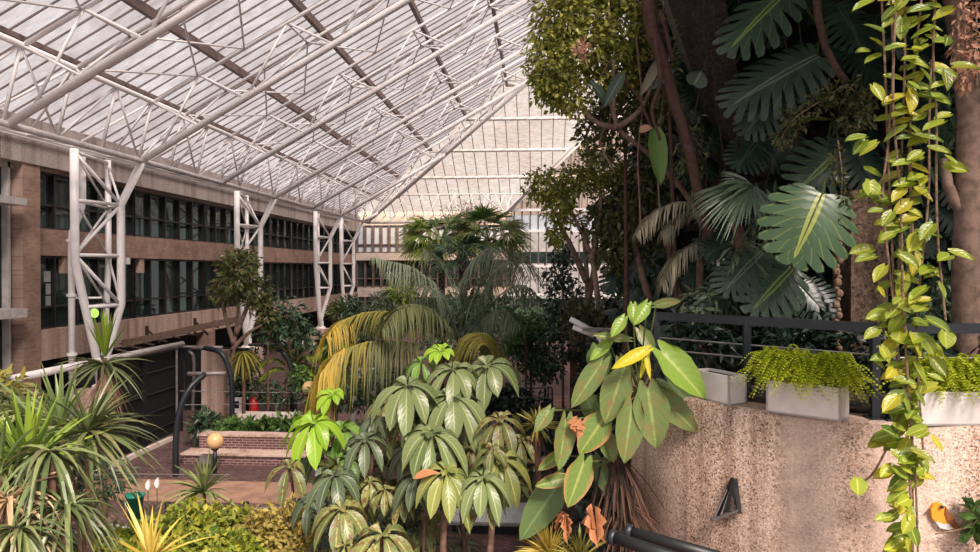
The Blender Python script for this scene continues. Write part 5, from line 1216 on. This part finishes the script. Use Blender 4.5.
# big pale leaves tucked in the crown
t = thing('pale_leaf_climber', 'climber with a few long pale leaves among the ficus foliage', 'climber', P(660, 150, 10.4))
for (a0, b0, c0, d0, w0, key) in ((604, 100, 590, 78, 10, 'mong'), (622, 75, 603, 108, 12, 'mong'), (655, 130, 662, 185, 20, 'shrub'), (694, 85, 702, 70, 22, 'mong'), (660, 60, 640, 96, 10, 'kk'), (672, 70, 650, 90, 9, 'mong'), (640, 130, 652, 128, 10, 'pink')):
    m = MB(); heartleaf(m, P(a0, b0, 10.2), P(c0, d0, 10.1), w0/F*10.2, (.2, -1, .4), .1, .05); m.build('leaf', L[key], t, True)
m = MB(); m.tube([P(660, 150, 10.4), P(640, 100, 10.4), P(622, 75, 10.4)], .02, 5); m.build('stem', M['barkred'], t)
t = thing('flower_spray', 'pale pink dried flower spray in the sunlit ficus crown', 'flower', P(584, 58, 9.9))
m = MB(); cloud(m, P(583, 50, 9.9), (.13, .1, .15), 90, .09, .35, .1, .5, .2); m.build('petals', L['pink'], t); m = MB(); m.tube([P(588, 68, 9.95), P(583, 50, 9.9)], .012, 5); m.build('stem', M['stem'], t)
# fallen debris and soil on the drum top
m = MB(); m.lathe(W(DX, DY, ZT), [(DR-.42, 0), (DR-.44, .03), (0, .03)], 64); m.build('soil_bed', M['soil'], origin=W(DX, DY, ZT), label='dark soil bed on top of the round terrace behind the railing', cat='soil', kind='stuff')
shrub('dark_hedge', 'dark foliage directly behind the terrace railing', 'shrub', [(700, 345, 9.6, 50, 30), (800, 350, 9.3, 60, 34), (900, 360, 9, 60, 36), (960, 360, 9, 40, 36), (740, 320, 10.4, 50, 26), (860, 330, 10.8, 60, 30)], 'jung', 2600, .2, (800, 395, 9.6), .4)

shrub('mixed_undergrowth', 'mixed olive foliage filling between the umbrella leaved plants', 'shrub', [(395, 445, 12.4, 50, 26), (455, 455, 12.4, 46, 26), (350, 470, 12.2, 34, 30), (500, 475, 12.2, 34, 22), (430, 490, 11.8, 50, 24), (380, 500, 11.6, 46, 26)], 'magn', 1500, .24, (420, 540, 12), .38, up=.1, drop=.5)
shrub('back_planting', 'dark leafy planting behind the pale kerb wall', 'shrub', [(250, 385, 26, 22, 16), (280, 392, 25, 26, 14), (312, 380, 26, 24, 24), (335, 365, 27, 20, 22), (250, 360, 26.4, 14, 14)], 'dshrub', 1300, .26, (280, 410, 26), .4)
shrub('back_planting', 'mid green leafy planting left of the yellow fronds', 'shrub', [(322, 395, 22.6, 16, 14), (300, 375, 23.4, 12, 12), (345, 385, 22, 14, 16)], 'shrub', 600, .24, (322, 415, 22.6), .4)

# extra hanging roots and lianas in front of the dark tower
for lab, xs in (('thin dark lianas hanging in front of the dark tower left of the slim bare stem', (700, 716, 733)), ('thin dark lianas hanging behind the largest split leaf', (764, 783, 800)), ('thin pale lianas hanging in the middle foliage mass', (604, 640, 664))):
    t = thing('liana', lab, 'vine', P(xs[0], -40, 10.8), 'lianas on the tower')
    for x in xs:
        y1 = 170+rng.random()*120; p = [P(x+rng.normal(0, 5), y, 10.6+rng.normal(0, .1)) for y in np.linspace(20, y1, 6)]; m = MB(); m.tube(catmull([np.array((p[0][0], p[0][1], H+4.62))]+p, 30), .014, 5); m.build('liana_stem', M['barkgrey' if 'pale' in lab else 'barkdark'], t)
shrub('tower_fern', 'ragged small leaved epiphytes on the slanting dark beam', 'plant', [(668, 70, 10.4, 14, 60), (690, 150, 10.4, 16, 40), (655, 20, 10.4, 14, 30)], 'ficusd', 800, .1, (690, 200, 10.6), .4, twigs=12, mat='barkred')
shrub('tower_fern', 'grey green ragged leaves at the foot of the curved bare trunk', 'plant', [(745, 262, 10, 30, 24), (715, 300, 10, 34, 18), (770, 215, 10.3, 20, 24)], 'dpalm', 500, .26, (745, 300, 10.4), .22, drop=.8)
shrub('tower_fern', 'dark ragged leaves around the thick trunk at the right edge', 'plant', [(930, 300, 10, 30, 40), (945, 120, 10, 24, 50), (900, 200, 10.4, 24, 60)], 'dshrub', 600, .22, (930, 340, 10.2), .3, drop=.8)

fr([(462, 338, Yp), (470, 305, 15.8), (478, 285, 16), (470, 272, 16.2)], .7, 'dpalm', 50, drop=1.0, out=.8)
fr([(460, 340, Yp), (448, 312, 15.6), (432, 300, 15.8), (415, 300, 16)], .65, 'dpalm', 50, drop=1.0, out=.8)
fr([(465, 340, Yp), (485, 318, 15), (505, 310, 14.8), (520, 325, 14.6)], .65, 'gpalm', 50, drop=1.0, out=.8)
shrub('back_planting', 'dark foliage massed behind the trunk of the feather palm', 'shrub', [(440, 310, 19, 30, 18), (480, 312, 19, 30, 22), (455, 340, 19, 44, 20), (500, 345, 19, 24, 16)], 'dshrub', 1500, .24, (465, 380, 19), .3)
# ================================================================== LIGHT
w = bpy.data.worlds.new('world'); bpy.context.scene.world = w; w.use_nodes = True
nt = w.node_tree; nt.nodes.clear(); wo = nt.nodes.new('ShaderNodeOutputWorld'); bg = nt.nodes.new('ShaderNodeBackground')
tc = nt.nodes.new('ShaderNodeTexCoord'); s = nt.nodes.new('ShaderNodeSeparateXYZ'); nt.links.new(tc.outputs['Generated'], s.inputs[0])
nt.links.new(ramp(nt, [(0, 'a89c98'), (.5, 'f4eeea'), (1, 'f2f0f4')], math_(nt, 'ADD', math_(nt, 'MULTIPLY', s.outputs[2], .5), .5)), bg.inputs[0])
bg.inputs[1].default_value = .72; nt.links.new(bg.outputs[0], wo.inputs[0])
sd = bpy.data.lights.new('sun', 'SUN'); so = bpy.data.objects.new('sun', sd); C.objects.link(so)
sd.energy = 10; sd.angle = math.radians(16); sd.color = (1, .9, .78)
so.rotation_euler = Vector((.36, -.62, .70)).to_track_quat('Z', 'Y').to_euler(); so.location = (-10, -10, 30)
vs = bpy.context.scene.view_settings; vs.view_transform = 'Standard'; vs.look = 'None'; vs.gamma = 1; vs.use_curve_mapping = False; vs.exposure = .54
for o in bpy.data.objects:
    if '_o' in o: del o['_o']
